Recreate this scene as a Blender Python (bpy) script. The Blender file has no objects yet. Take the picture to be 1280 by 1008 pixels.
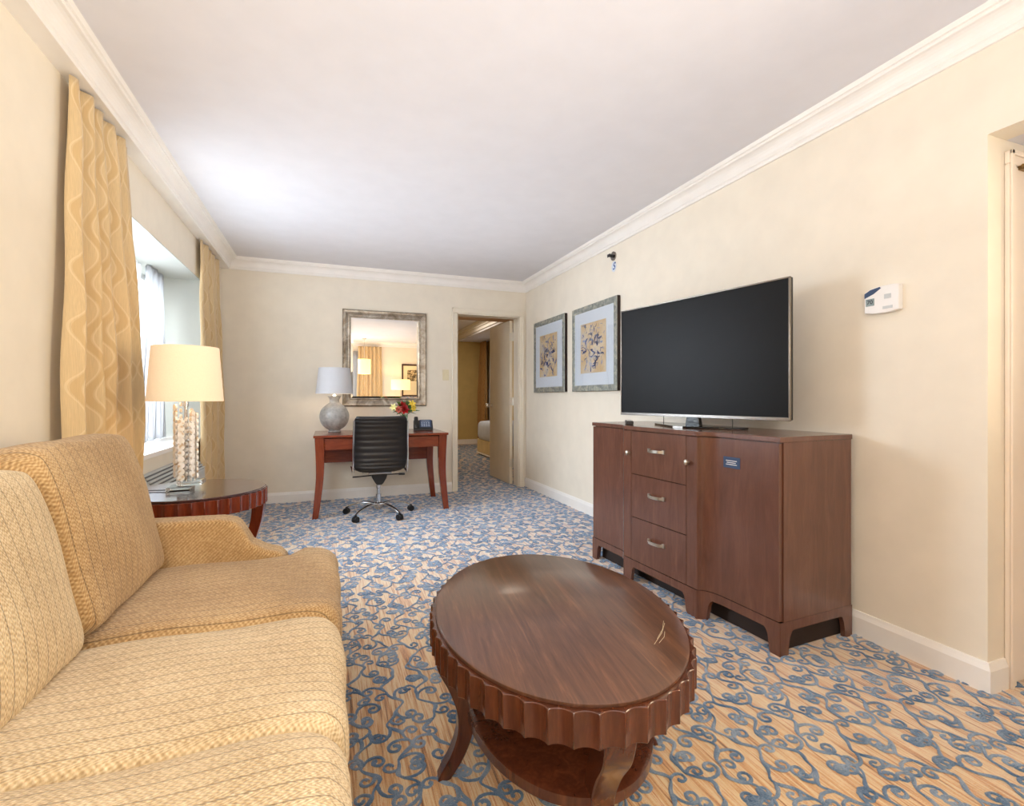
import bpy, bmesh, math, random
from mathutils import Vector, Matrix
random.seed(7)
PI=math.pi; R=math.radians
S=bpy.context.scene; C=S.collection

# ------------------------------------------------------------------ materials
def lin(c):
    return tuple(((v/255)/12.92 if v/255<=.04045 else ((v/255+.055)/1.055)**2.4) for v in c)+(1,)
def newmat(name):
    m=bpy.data.materials.new(name); m.use_nodes=True
    nt=m.node_tree; b=nt.nodes['Principled BSDF']; return m,nt,b
def seti(b,**k):
    for n,v in k.items():
        b.inputs[n.replace('_',' ')].default_value=v
def node(nt,t,**k):
    n=nt.nodes.new(t)
    for a,v in k.items():
        if hasattr(n,a): setattr(n,a,v)
        else: n.inputs[a].default_value=v
    return n
def coords(nt,scale=(1,1,1),kind='Object',rot=(0,0,0)):
    tc=nt.nodes.new('ShaderNodeTexCoord'); mp=nt.nodes.new('ShaderNodeMapping')
    mp.inputs['Scale'].default_value=scale; mp.inputs['Rotation'].default_value=rot
    nt.links.new(tc.outputs[kind],mp.inputs[0]); return mp.outputs[0]
def ramp(nt,fac,stops):
    r=nt.nodes.new('ShaderNodeValToRGB'); e=r.color_ramp.elements
    while len(e)<len(stops): e.new(.5)
    for i,(p,c) in enumerate(stops): e[i].position=p; e[i].color=lin(c)
    nt.links.new(fac,r.inputs[0]); return r.outputs[0]
def noise(nt,vec,scale,detail=3,rough=.55,dist=0):
    n=nt.nodes.new('ShaderNodeTexNoise'); n.inputs['Scale'].default_value=scale
    n.inputs['Detail'].default_value=detail; n.inputs['Roughness'].default_value=rough
    n.inputs['Distortion'].default_value=dist
    nt.links.new(vec,n.inputs['Vector']); return n.outputs['Fac']
def bump(nt,b,h,strength,dist=.01):
    n=nt.nodes.new('ShaderNodeBump'); n.inputs['Strength'].default_value=strength
    n.inputs['Distance'].default_value=dist
    nt.links.new(h,n.inputs['Height']); nt.links.new(n.outputs[0],b.inputs['Normal'])
def mth(nt,op,a,b=None,c=None):
    n=nt.nodes.new('ShaderNodeMath'); n.operation=op
    for i,v in enumerate((a,b,c)):
        if v is None: continue
        if isinstance(v,(int,float)): n.inputs[i].default_value=v
        else: nt.links.new(v,n.inputs[i])
    return n.outputs[0]
def sep(nt,vec):
    s=nt.nodes.new('ShaderNodeSeparateXYZ'); nt.links.new(vec,s.inputs[0]); return s.outputs
def mixc(nt,f,a,b):
    n=nt.nodes.new('ShaderNodeMix'); n.data_type='RGBA'
    if isinstance(f,(int,float)): n.inputs[0].default_value=f
    else: nt.links.new(f,n.inputs[0])
    for i,v in ((6,a),(7,b)):
        if isinstance(v,tuple): n.inputs[i].default_value=v
        else: nt.links.new(v,n.inputs[i])
    return n.outputs[2]

def plain(name,c,rough=.5,metal=0,var=.04,spec=.5,bumps=0,bscale=60,**k):
    m,nt,b=newmat(name)
    f=noise(nt,coords(nt),6,3)
    lo=tuple(max(0,v*(1-var)) for v in c); hi=tuple(min(255,v*(1+var)) for v in c)
    nt.links.new(ramp(nt,f,[(.3,lo),(.7,hi)]),b.inputs['Base Color'])
    seti(b,Roughness=rough,Metallic=metal); b.inputs['Specular IOR Level'].default_value=spec
    for n,v in k.items(): b.inputs[n.replace('_',' ')].default_value=v
    if bumps: bump(nt,b,noise(nt,coords(nt),bscale,4),bumps,.002)
    return m
def wood(name,stops,scale=(14,14,1.2),rough=.28,coat=.4,rot=(0,0,0)):
    m,nt,b=newmat(name)
    v=coords(nt,scale,rot=rot)
    f=noise(nt,v,3.0,6,.62,.9); g=noise(nt,v,14,3,.6)
    h=mth(nt,'ADD',mth(nt,'MULTIPLY',f,.75),mth(nt,'MULTIPLY',g,.25))
    nt.links.new(ramp(nt,h,stops),b.inputs['Base Color'])
    seti(b,Roughness=rough); b.inputs['Coat Weight'].default_value=coat; b.inputs['Coat Roughness'].default_value=.15
    bump(nt,b,g,.05,.001)
    return m
def emis(name,c,strength):
    m,nt,b=newmat(name); b.inputs['Base Color'].default_value=lin(c)
    b.inputs['Emission Color'].default_value=lin(c); b.inputs['Emission Strength'].default_value=strength
    return m
def shade_mat(name,c,glow,strength):
    m,nt,b=newmat(name)
    v=coords(nt,(1,1,1)); w=noise(nt,v,180,2)
    nt.links.new(ramp(nt,w,[(.2,tuple(x*.96 for x in c)),(.8,c)]),b.inputs['Base Color'])
    seti(b,Roughness=.9)
    b.inputs['Emission Color'].default_value=lin(glow); b.inputs['Emission Strength'].default_value=strength
    bump(nt,b,w,.2,.001)
    return m

M={}
M['wall']=plain('wall_paint',(236,228,213),.75,var=.012,spec=.25,bumps=.03,bscale=220)
M['wall2']=plain('wall_paint_bedroom',(206,180,118),.8,var=.02,spec=.2)
M['ceil']=plain('ceiling_paint',(226,226,232),.9,var=.008,spec=.1)
M['trim']=plain('white_trim_paint',(243,240,236),.4,var=.01)
M['casing']=plain('cream_gloss_paint',(236,228,212),.35,var=.01)
M['closet']=plain('cream_door_paint',(240,228,214),.4,var=.01)
M['door']=plain('door_paint',(226,214,192),.45,var=.02)
M['walnut']=wood('walnut_dresser',[(.2,(86,55,45)),(.5,(102,66,53)),(.8,(120,80,63))],(7,7,1.0),.26,.5)
M['tabletop']=wood('walnut_tabletop',[(.25,(50,32,24)),(.42,(82,54,40)),(.56,(98,66,48)),(.75,(134,92,66))],(14,1.0,6),.3,.5,rot=(0,0,R(9)))
M['table_red']=wood('mahogany_apron',[(.25,(54,26,16)),(.5,(82,42,26)),(.8,(112,62,38))],(9,9,1.5),.25,.6)
M['end_top']=wood('dark_mahogany_top',[(.25,(44,24,24)),(.5,(62,34,34)),(.8,(80,46,42))],(3,12,6),.16,.8)
M['end_red']=wood('red_mahogany',[(.25,(70,22,10)),(.5,(104,38,18)),(.8,(138,58,28))],(9,9,1.5),.22,.6)
M['desk']=wood('cherry_desk',[(.25,(92,34,16)),(.5,(126,50,26)),(.8,(152,72,38))],(1.5,12,9),.25,.5)
M['desk_leg']=wood('cherry_desk_leg',[(.25,(92,36,18)),(.5,(124,52,28)),(.8,(148,72,40))],(9,9,1.2),.25,.5)
M['chrome']=plain('chrome',(210,212,216),.12,1,.01)
M['nickel']=plain('brushed_nickel',(214,208,196),.28,1,.03)
M['black']=plain('black_plastic',(22,22,24),.4,var=.02)
M['blackgloss']=plain('gloss_black',(12,12,13),.1,var=.02)
M['leather']=plain('black_leather',(26,25,28),.33,var=.08,bumps=.15,bscale=400)
M['screen']=plain('tv_screen',(20,20,21),.42,var=.01,spec=.14)
M['silver']=plain('silver_trim',(150,144,138),.25,1,.02)
M['white_pl']=plain('white_plastic',(236,234,232),.4,var=.01)
M['ivory']=plain('ivory_plastic',(226,216,184),.45,var=.01)
M['mirror']=plain('mirror_glass',(245,240,232),.0,1,0)
M['matboard']=plain('mat_board',(212,222,234),.7,var=.01)
M['blueink']=plain('blue_ink',(52,78,140),.8,var=.25)
M['paleink']=plain('pale_blue_ink',(138,152,184),.8,var=.2)
M['dark_frame']=plain('dark_wood_frame',(60,28,18),.4,var=.05)
M['bedding']=plain('white_bedding',(196,206,226),.85,var=.02)
M['bedbase']=plain('bed_base_fabric',(212,192,146),.9,var=.04)
M['navy']=plain('navy_sticker',(44,68,104),.5,var=.05)
M['green']=plain('leaf_green',(70,110,40),.55,var=.3)
M['red']=plain('red_petal',(190,18,22),.5,var=.2)
M['pink']=plain('pink_petal',(232,120,100),.5,var=.15)
M['yellow']=plain('yellow_petal',(238,204,70),.5,var=.12)
M['cream']=plain('cream_petal',(240,232,160),.5,var=.08)
M['lcd']=plain('lcd_green_grey',(120,134,130),.3,var=.02)
M['grey']=plain('unit_grey_paint',(196,200,202),.5,var=.01)
M['darkgap']=plain('dark_gap',(30,26,24),.8,var=.02)
M['ventdark']=plain('vent_shadow_grey',(104,106,108),.7,var=.02)
M['brass']=plain('aged_brass',(150,126,88),.35,1,.05)
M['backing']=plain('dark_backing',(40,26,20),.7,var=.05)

def mk_frame(name,stops,rough=.4,metal=.5,sc=7):
    m,nt,b=newmat(name); f=noise(nt,coords(nt),sc,7,.7,.6)
    nt.links.new(ramp(nt,f,stops),b.inputs['Base Color']); seti(b,Roughness=rough,Metallic=metal)
    bump(nt,b,f,.2,.003); return m
M['frame_green']=mk_frame('silvered_green_frame',[(.3,(108,116,112)),(.5,(148,154,150)),(.68,(196,194,176))],.45,.4,22)
M['frame_silver']=mk_frame('antique_silver_frame',[(.3,(104,92,76)),(.5,(160,152,140)),(.72,(206,202,194))],.32,.7,9)
m,nt,b=newmat('art_paper'); f=noise(nt,coords(nt),5,4)
nt.links.new(ramp(nt,f,[(.35,(206,176,132)),(.55,(214,196,166)),(.72,(200,196,190))]),b.inputs['Base Color']); seti(b,Roughness=.8); M['art']=m
def glass(name,c,rough=0,alpha=None):
    m,nt,b=newmat(name); b.inputs['Base Color'].default_value=lin(c); seti(b,Roughness=rough)
    b.inputs['Transmission Weight'].default_value=1; b.inputs['IOR'].default_value=1.47; return m
M['acrylic']=glass('clear_acrylic',(245,250,252))
M['vaseglass']=glass('vase_glass',(210,240,225))
# thin panes: mostly transparent with a reflection
def pane(name,fac):
    m=bpy.data.materials.new(name); m.use_nodes=True; nt=m.node_tree; nt.nodes.clear()
    o=nt.nodes.new('ShaderNodeOutputMaterial'); mx=nt.nodes.new('ShaderNodeMixShader')
    t=nt.nodes.new('ShaderNodeBsdfTransparent'); g=nt.nodes.new('ShaderNodeBsdfGlossy'); g.inputs['Roughness'].default_value=.02
    mx.inputs[0].default_value=fac; nt.links.new(t.outputs[0],mx.inputs[1]); nt.links.new(g.outputs[0],mx.inputs[2])
    nt.links.new(mx.outputs[0],o.inputs[0]); return m
M['pane']=pane('window_pane',.07)
def sheer(name,c,opac):
    m=bpy.data.materials.new(name); m.use_nodes=True; nt=m.node_tree; nt.nodes.clear()
    o=nt.nodes.new('ShaderNodeOutputMaterial'); mx=nt.nodes.new('ShaderNodeMixShader'); mx.inputs[0].default_value=opac
    t=nt.nodes.new('ShaderNodeBsdfTransparent'); m2=nt.nodes.new('ShaderNodeMixShader'); m2.inputs[0].default_value=.5
    tr=nt.nodes.new('ShaderNodeBsdfTranslucent'); d=nt.nodes.new('ShaderNodeBsdfDiffuse')
    tr.inputs[0].default_value=lin(c); d.inputs[0].default_value=lin(c)
    nt.links.new(tr.outputs[0],m2.inputs[1]); nt.links.new(d.outputs[0],m2.inputs[2])
    nt.links.new(t.outputs[0],mx.inputs[1]); nt.links.new(m2.outputs[0],mx.inputs[2]); nt.links.new(mx.outputs[0],o.inputs[0]); return m
M['sheer']=sheer('sheer_voile',(196,196,198),.85)
M['sheer_thin']=sheer('thin_voile',(250,252,255),.35)
# frosted lamp body
m,nt,b=newmat('silvered_glass'); f=noise(nt,coords(nt),26,6,.7)
nt.links.new(ramp(nt,f,[(.3,(150,152,150)),(.6,(206,206,204)),(.75,(236,232,226))]),b.inputs['Base Color'])
seti(b,Roughness=.3); b.inputs['Transmission Weight'].default_value=.35; b.inputs['Coat Weight'].default_value=.5; bump(nt,b,f,.3,.004); M['lampglass']=m
m,nt,b=newmat('crystal_disc'); f=noise(nt,coords(nt),38,1)
nt.links.new(ramp(nt,f,[(.35,(214,194,168)),(.40,(236,234,230)),(.6,(252,252,252))]),b.inputs['Base Color'])
seti(b,Roughness=.12); b.inputs['Coat Weight'].default_value=.6; M['disc']=m

M['shade_warm']=shade_mat('cream_linen_shade',(236,216,186),(255,226,192),.30)
M['shade_cool']=shade_mat('white_linen_shade',(214,216,222),(225,228,240),.02)
M['shade_lit']=shade_mat('lit_shade',(250,226,170),(255,214,140),1.5)
M['bulb']=emis('bulb_glass',(255,220,170),6)

# sofa weave: ribbed chenille with thin dark lines running across the seat
def sofa_mat(name,c0,c1,c2):
    m,nt,b=newmat(name)
    o=sep(nt,coords(nt)); y=o[1]; w=mth(nt,'ADD',o[0],mth(nt,'MULTIPLY',o[2],-1))
    # zig-zag rows
    row=mth(nt,'MULTIPLY',y,115)
    zig=mth(nt,'ADD',mth(nt,'MULTIPLY',w,150),mth(nt,'MULTIPLY',mth(nt,'PINGPONG',row,1),1.2))
    cell=mth(nt,'MULTIPLY',mth(nt,'SINE',mth(nt,'MULTIPLY',zig,PI)),mth(nt,'SINE',mth(nt,'MULTIPLY',row,PI*2)))
    n1=noise(nt,coords(nt,(160,60,160)),1.0,3); n2=noise(nt,coords(nt),3.5,3)
    t=mth(nt,'ADD',mth(nt,'MULTIPLY',cell,.16),mth(nt,'ADD',mth(nt,'MULTIPLY',n1,.55),mth(nt,'MULTIPLY',n2,.45)))
    col=ramp(nt,t,[(.28,c0),(.5,c1),(.72,c2)])
    ln=mth(nt,'PINGPONG',mth(nt,'MULTIPLY',y,1/.036),.5)
    lf=mth(nt,'LESS_THAN',mth(nt,'ADD',ln,mth(nt,'MULTIPLY',n1,.03)),.052)
    col2=mixc(nt,mth(nt,'MULTIPLY',lf,.6),col,lin(tuple(v*.6 for v in c0)))
    nt.links.new(col2,b.inputs['Base Color']); seti(b,Roughness=.95)
    b.inputs['Sheen Weight'].default_value=.25; b.inputs['Sheen Roughness'].default_value=.5
    h=mth(nt,'SUBTRACT',mth(nt,'ADD',mth(nt,'MULTIPLY',cell,.5),n1),mth(nt,'MULTIPLY',lf,1.2))
    bump(nt,b,h,.55,.004); return m
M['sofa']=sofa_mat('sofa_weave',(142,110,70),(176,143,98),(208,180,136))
M['sofa_lit']=sofa_mat('sofa_weave_lit',(172,146,108),(210,187,148),(236,220,188))  # same weave, stronger light on the nearer cushions put into its colour

# ogee patterned drapes, in metres of cloth (uv)
def drape_mat(name,a,bc,dark,trans=.0):
    m,nt,b=newmat(name)
    tc=nt.nodes.new('ShaderNodeTexCoord'); o=sep(nt,tc.outputs['UV']); x,z=o[0],o[1]
    s=mth(nt,'SINE',mth(nt,'MULTIPLY',z,2*PI/.24)); off=mth(nt,'MULTIPLY',s,.13)
    t=mth(nt,'FRACT',mth(nt,'MULTIPLY',x,1/.17))
    d1=mth(nt,'ABSOLUTE',mth(nt,'SUBTRACT',t,mth(nt,'ADD',off,.27)))
    d2=mth(nt,'ABSOLUTE',mth(nt,'SUBTRACT',t,mth(nt,'SUBTRACT',.73,off)))
    d=mth(nt,'MINIMUM',d1,d2)
    band=mth(nt,'LESS_THAN',d,.06)
    edge=mth(nt,'LESS_THAN',mth(nt,'ABSOLUTE',mth(nt,'SUBTRACT',d,.095)),.014)
    n1=noise(nt,coords(nt,(400,400,10)),1,2)
    base=ramp(nt,n1,[(.3,tuple(v*.93 for v in a)),(.7,a)])
    c1=mixc(nt,mth(nt,'MULTIPLY',band,.6),base,lin(bc)); c2=mixc(nt,mth(nt,'MULTIPLY',edge,.45),c1,lin(dark))
    nt.links.new(c2,b.inputs['Base Color']); seti(b,Roughness=.7)
    b.inputs['Sheen Weight'].default_value=.3
    bump(nt,b,n1,.15,.002); return m
M['drape']=drape_mat('gold_ogee_drape',(216,190,146),(198,166,116),(228,208,170))
M['drape2']=drape_mat('bedroom_drape',(176,130,66),(150,104,50),(190,150,84))

# carpet
m,nt,b=newmat('carpet_ground')
n1=noise(nt,coords(nt,(110,3.6,1)),1,4,.65); n2=noise(nt,coords(nt,(34,2.0,1)),1,3,.6); n3=noise(nt,coords(nt),260,2)
t=mth(nt,'ADD',mth(nt,'ADD',mth(nt,'MULTIPLY',n1,.55),mth(nt,'MULTIPLY',n2,.35)),mth(nt,'MULTIPLY',n3,.1))
nt.links.new(ramp(nt,t,[(.385,(128,88,36)),(.43,(206,146,84)),(.48,(222,176,116)),(.54,(238,214,168)),(.60,(214,150,88)),(.66,(176,124,60))]),b.inputs['Base Color'])
seti(b,Roughness=1); b.inputs['Specular IOR Level'].default_value=.1
b.inputs['Sheen Weight'].default_value=1; b.inputs['Sheen Roughness'].default_value=.5; b.inputs['Sheen Tint'].default_value=lin((190,208,235))
bump(nt,b,mth(nt,'ADD',n3,n1),.5,.004); M['carpet']=m
m,nt,b=newmat('carpet_scroll')
n2=noise(nt,coords(nt),9,3); n3=noise(nt,coords(nt),330,2)
nt.links.new(ramp(nt,mth(nt,'ADD',mth(nt,'MULTIPLY',n2,.7),mth(nt,'MULTIPLY',n3,.3)),[(.36,(60,92,124)),(.48,(98,124,150)),(.6,(146,160,176))]),b.inputs['Base Color'])
seti(b,Roughness=1); b.inputs['Specular IOR Level'].default_value=.1
b.inputs['Sheen Weight'].default_value=1; b.inputs['Sheen Roughness'].default_value=.5; b.inputs['Sheen Tint'].default_value=lin((205,216,236))
bump(nt,b,n3,.6,.004); M['scroll']=m

# ------------------------------------------------------------------ geometry helpers
def obj(name,bm,mat,parent=None,smooth=False,bevel=0,loc=None,angle=40,seg=2):
    me=bpy.data.meshes.new(name); bmesh.ops.recalc_face_normals(bm,faces=bm.faces[:]); bm.to_mesh(me); bm.free()
    for mm in (mat if isinstance(mat,(list,tuple)) else [mat]): me.materials.append(mm)
    o=bpy.data.objects.new(name,me); C.objects.link(o)
    if parent: o.parent=parent
    if loc: o.location=loc
    if smooth:
        for p in me.polygons: p.use_smooth=True
        try: me.set_sharp_from_angle(angle=R(angle))
        except Exception: pass
    if bevel:
        md=o.modifiers.new('edge','BEVEL'); md.width=bevel; md.segments=seg; md.limit_method='ANGLE'; md.angle_limit=R(35)
        md.harden_normals=False
        for p in me.polygons: p.use_smooth=True
        try: me.set_sharp_from_angle(angle=R(30))
        except Exception: pass
    return o
def thing(name,label,cat,loc=(0,0,0),rotz=0,group=None):
    o=bpy.data.objects.new(name,None); C.objects.link(o); o.location=loc; o.rotation_euler=(0,0,rotz)
    o.empty_display_size=.1
    o['label']=label; o['category']=cat
    if group: o['group']=group
    return o
def tag(o,label,cat,group=None):
    o['label']=label; o['category']=cat
    if group: o['group']=group
    return o
def sempty(name,loc=(0,0,0),rotz=0):
    o=bpy.data.objects.new(name,None); C.objects.link(o); o.location=loc; o.rotation_euler=(0,0,rotz); o['kind']='structure'; return o
def struct(name,bm,m,bevel=0,smooth=False):
    o=obj(name,bm,m,bevel=bevel,smooth=smooth); o['kind']='structure'; return o
def box(bm,x0,x1,y0,y1,z0,z1,mi=0):
    v=[bm.verts.new((x,y,z)) for x in (x0,x1) for y in (y0,y1) for z in (z0,z1)]
    for f in ((0,1,3,2),(4,6,7,5),(0,4,5,1),(2,3,7,6),(0,2,6,4),(1,5,7,3)):
        fc=bm.faces.new([v[i] for i in f]); fc.material_index=mi
    return bm
def B(*a): 
    bm=bmesh.new(); box(bm,*a); return bm
def prism(bm,pts,z0,z1,mi=0,fn=None):
    """2d outline extruded; fn maps (a,b,c)->xyz"""
    fn=fn or (lambda a,b,c:(a,b,c))
    lo=[bm.verts.new(fn(a,b,z0)) for a,b in pts]; hi=[bm.verts.new(fn(a,b,z1)) for a,b in pts]
    n=len(pts)
    for i in range(n):
        f=bm.faces.new((lo[i],lo[(i+1)%n],hi[(i+1)%n],hi[i])); f.material_index=mi
    for l in (lo[::-1],hi):
        f=bm.faces.new(l); f.material_index=mi
    return bm
def lathe(bm,prof,seg=32,c=(0,0,0),sx=1,sy=1,cap=True,mi=0):
    rings=[]
    for r,z in prof:
        rings.append([bm.verts.new((c[0]+r*sx*math.cos(2*PI*i/seg),c[1]+r*sy*math.sin(2*PI*i/seg),c[2]+z)) for i in range(seg)])
    for a,b in zip(rings,rings[1:]):
        for i in range(seg):
            f=bm.faces.new((a[i],a[(i+1)%seg],b[(i+1)%seg],b[i])); f.material_index=mi
    if cap:
        for rr in (rings[0][::-1],rings[-1]):
            try: f=bm.faces.new(rr); f.material_index=mi
            except ValueError: pass
    return bm
def tube(bm,pts,rad,seg=10,mi=0,flat=1.0):
    pts=[Vector(p) for p in pts]; n=len(pts)
    rad=rad if isinstance(rad,(list,tuple)) else [rad]*n
    rings=[]; up=None
    for i,p in enumerate(pts):
        t=(pts[min(i+1,n-1)]-pts[max(i-1,0)]).normalized()
        if up is None:
            up=Vector((0,0,1)) if abs(t.z)<.9 else Vector((1,0,0))
        s=t.cross(up).normalized(); up=s.cross(t).normalized()
        rings.append([bm.verts.new(p+rad[i]*(math.cos(2*PI*k/seg)*s+flat*math.sin(2*PI*k/seg)*up)) for k in range(seg)])
    for a,b in zip(rings,rings[1:]):
        for k in range(seg):
            f=bm.faces.new((a[k],a[(k+1)%seg],b[(k+1)%seg],b[k])); f.material_index=mi
    for rr in (rings[0][::-1],rings[-1]):
        f=bm.faces.new(rr); f.material_index=mi
    return bm
def smoothpts(ctrl,n=8):
    """catmull-rom"""
    P=[Vector(c) for c in ctrl]; P=[2*P[0]-P[1]]+P+[2*P[-1]-P[-2]]; out=[]
    for i in range(1,len(P)-2):
        for k in range(n):
            t=k/n; a,b_,c,d=P[i-1:i+3]
            out.append(.5*((2*b_)+(c-a)*t+(2*a-5*b_+4*c-d)*t*t+(3*b_-a-3*c+d)*t**3))
    out.append(P[-2]); return out
def disc(bm,c,axis,r,th,seg=14,mi=0):
    axis=Vector(axis).normalized(); c=Vector(c)
    tube(bm,[c-axis*th/2,c+axis*th/2],r,seg,mi)

# ------------------------------------------------------------------ room constants
XL,XR,YB,YF,ZC=-1.013,2.31,5.68,-1.62,2.53
CL=2.412          # lower edge of the crown
XV=-.945          # face of the valance board
AZ=2.087; AY=1.10 # closet nook soffit and return wall
# floor with scroll pile
bm=bmesh.new()
def quadgrid(bm,x0,x1,y0,y1,z=0):
    v=[bm.verts.new(p) for p in ((x0,y0,z),(x1,y0,z),(x1,y1,z),(x0,y1,z))]; bm.faces.new(v)
box(bm,-1.7,3.7,-1.8,5.84,-.08,0); box(bm,.9,3.8,5.84,11.7,-.08,0)
def inside(p): 
    return (XL<p[0]<3.25 and YF<p[1]<5.78) or (1.25<p[0]<3.5 and 5.78<=p[1]<11.3)
def strip(path,widths,z):
    rows=[]
    n=len(path)
    for i,p in enumerate(path):
        a=path[max(i-1,0)]; b_=path[min(i+1,n-1)]
        dx,dy=b_[0]-a[0],b_[1]-a[1]; L=math.hypot(dx,dy) or 1
        nx,ny=-dy/L,dx/L; w=widths[i]
        rows.append((p,nx,ny,w))
    prev=None
    for p,nx,ny,w in rows:
        if not inside(p): prev=None; continue
        cur=[bm.verts.new((p[0]+nx*w*s,p[1]+ny*w*s,z+h)) for s,h in ((-1,.0006),(0,.005),(1,.0006))]
        if prev:
            for k in (0,1):
                f=bm.faces.new((prev[k],cur[k],cur[k+1],prev[k+1])); f.material_index=1; f.smooth=True
        prev=cur
rc=random.Random(3)
def curl(p,th,side,L=.23,k0=6,k1=66,w=.0072,n=24):
    L*=.70; k0*=1.42; k1*=1.42; w*=.74
    path=[p]; ws=[w]; ds=L/n; x,y=p
    for i in range(n):
        t=i/n; th+=side*(k0+(k1-k0)*t**1.25)*ds
        x+=math.cos(th)*ds; y+=math.sin(th)*ds; path.append((x,y))
        ws.append(w*(1+rc.uniform(-.22,.22))*(1 if t<.78 else 1+ (t-.78)*4))
    ws[-1]*=.6
    strip(path,ws,rc.random()*.0015)
def vine(x0,y0,y1,ph):
    y=y0; path=[];A=.028;P_=.21
    f=lambda y:(x0+A*math.sin(2*PI*y/P_+ph)+.007*math.sin(2*PI*y/.079+ph*2),y)
    while y<y1: path.append(f(y)); y+=.010
    strip(path,[.0056+.002*math.sin(i*.7)+rc.uniform(-.0011,.0011) for i in range(len(path))],rc.random()*.0015)
    y=y0; k=0
    while y<y1:
        p=f(y); q=f(y+.01); th=math.atan2(q[1]-p[1],q[0]-p[0]); s=1 if k%2 else -1
        if (k//2)%2: th+=PI
        curl(p,th+s*.55,s,L=.22+.05*rc.random(),w=.0078)
        y2=y+.039; p=f(y2); q=f(y2+.01); th=math.atan2(q[1]-p[1],q[0]-p[0])+(PI if k%3==0 else 0)
        if k%3!=1: curl(p,th-s*.8,-s,L=.13+.03*rc.random(),k0=14,k1=80,w=.0070,n=18)
        y+=.078; k+=1
x=XL; i=0
while x<3.3:
    vine(x,-1.6,5.76,i*2.1); x+=.112; i+=1
x=1.3
while x<3.5:
    vine(x,5.78,11.2,i*2.1); x+=.14; i+=1
struct('floor',bm,[M['carpet'],M['scroll']])

# walls -------------------------------------------------------------
WY0,WY1,WZ0,WZ1=2.72,4.85,.775,2.105   # window opening
WX=-1.42
bm=bmesh.new()
box(bm,-1.7,XL,YF-.1,WY0,0,2.6); box(bm,-1.7,XL,WY1,YB+.1,0,2.6)
box(bm,-1.7,XL,WY0,WY1,0,WZ0-.03); box(bm,-1.7,XL,WY0,WY1,WZ1,2.6)
struct('wall_left',bm,M['wall'])
DX0,DX1,DZ=1.427,2.215,2.11
bm=bmesh.new()
box(bm,XL-.02,DX0,YB,YB+.16,0,2.6); box(bm,DX1,XR+.1,YB,YB+.16,0,2.6); box(bm,DX0,DX1,YB,YB+.16,DZ,2.6)
box(bm,DX0,DX1,YB,YB+.16,2.0+DZ-2.0,DZ+.01)
struct('wall_back',bm,M['wall'])
bm=bmesh.new()
box(bm,XR,XR+.12,AY,YB,0,2.6); box(bm,XR,XR+.12,-.5,AY,AZ,2.6); box(bm,XR,XR+.12,YF-.1,-.5,0,2.6)
struct('wall_right',bm,M['wall'])
# closet nook
struct('wall_nook',B(XR+.12,3.4,AY,AY+.1,0,AZ),M['wall'])
struct('wall_nook_side',B(3.3,3.4,-.6,AY,0,AZ),M['wall'])
struct('wall_nook_rear',B(XR+.12,3.4,-.6,-.5,0,AZ),M['wall'])
struct('ceiling_nook',B(XR+.12,3.4,-.6,AY+.1,AZ,AZ+.08),M['ceil'])
RX0,RX1,RZ0,RZ1=-.35,.74,.8,2.2
bm=bmesh.new()
box(bm,XL-.02,RX0,YF-.12,YF,0,2.6); box(bm,RX1,XR+.1,YF-.12,YF,0,2.6); box(bm,RX0,RX1,YF-.12,YF,0,RZ0); box(bm,RX0,RX1,YF-.12,YF,RZ1,2.6)
struct('wall_rear',bm,M['wall'])
struct('ceiling',B(XL-.7,XR+.12,YF-.12,YB+.16,ZC,2.62),M['ceil'])
# valance board in front of the drapes
struct('trim_1',B(XL,XV,YF,YB,CL,ZC),M['trim'])
# crown profile (offset from wall, z)
cp=[(0,CL),(.012,CL),(.016,CL+.008),(.016,CL+.018),(.022,CL+.024)]
for k in range(7):
    a=k/6*PI/2; cp.append((.022+.046*(1-math.cos(a)),CL+.026+.058*math.sin(a)))
cp+=[(.071,CL+.088),(.071,CL+.096),(.079,CL+.099),(.082,CL+.108),(.086,ZC),(0,ZC)]
def crown(name,axis,w,n,a0,a1,m0=1,m1=1):
    """axis 'y': runs along y at x=w, n=+1 towards +x; mitred"""
    bm=bmesh.new(); rows=[]
    for e,m_ in ((a0,m0),(a1,-m1)):
        rows.append([bm.verts.new((w+n*o,e+m_*o,z) if axis=='y' else (e+m_*o,w+n*o,z)) for o,z in cp])
    L=len(cp)
    for i in range(L): bm.faces.new((rows[0][i],rows[0][(i+1)%L],rows[1][(i+1)%L],rows[1][i]))
    bm.faces.new(rows[0]); bm.faces.new(rows[1][::-1])
    struct(name,bm,M['trim'],smooth=False)
crown('trim_2','y',XV,1,YF,YB); crown('trim_3','x',YB,-1,XV,XR); crown('trim_4','y',XR,-1,YF,YB); crown('trim_5','x',YF,1,XV,XR)
# baseboards
bp=[(0,0),(.016,0),(.016,.085),(.010,.100),(.006,.112),(0,.112)]
def baseb(name,axis,w,n,a0,a1,m0=0,m1=0):
    bm=bmesh.new(); rows=[]
    for e,m_ in ((a0,m0),(a1,m1)):
        rows.append([bm.verts.new((w+n*o,e+m_*o,z) if axis=='y' else (e+m_*o,w+n*o,z)) for o,z in bp])
    L=len(bp)
    for i in range(L): bm.faces.new((rows[0][i],rows[0][(i+1)%L],rows[1][(i+1)%L],rows[1][i]))
    bm.faces.new(rows[0]); bm.faces.new(rows[1][::-1])
    struct(name,bm,M['trim'])
baseb('baseboard_back','x',YB,-1,XL,1.368); baseb('baseboard_right','y',XR,-1,AY,YB,-1,0)
baseb('baseboard_nook','x',AY,-1,XR,2.41,-1,0); baseb('baseboard_left','y',XL,1,YF,2.9); baseb('baseboard_rear','x',YF,1,XL,XR)

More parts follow.
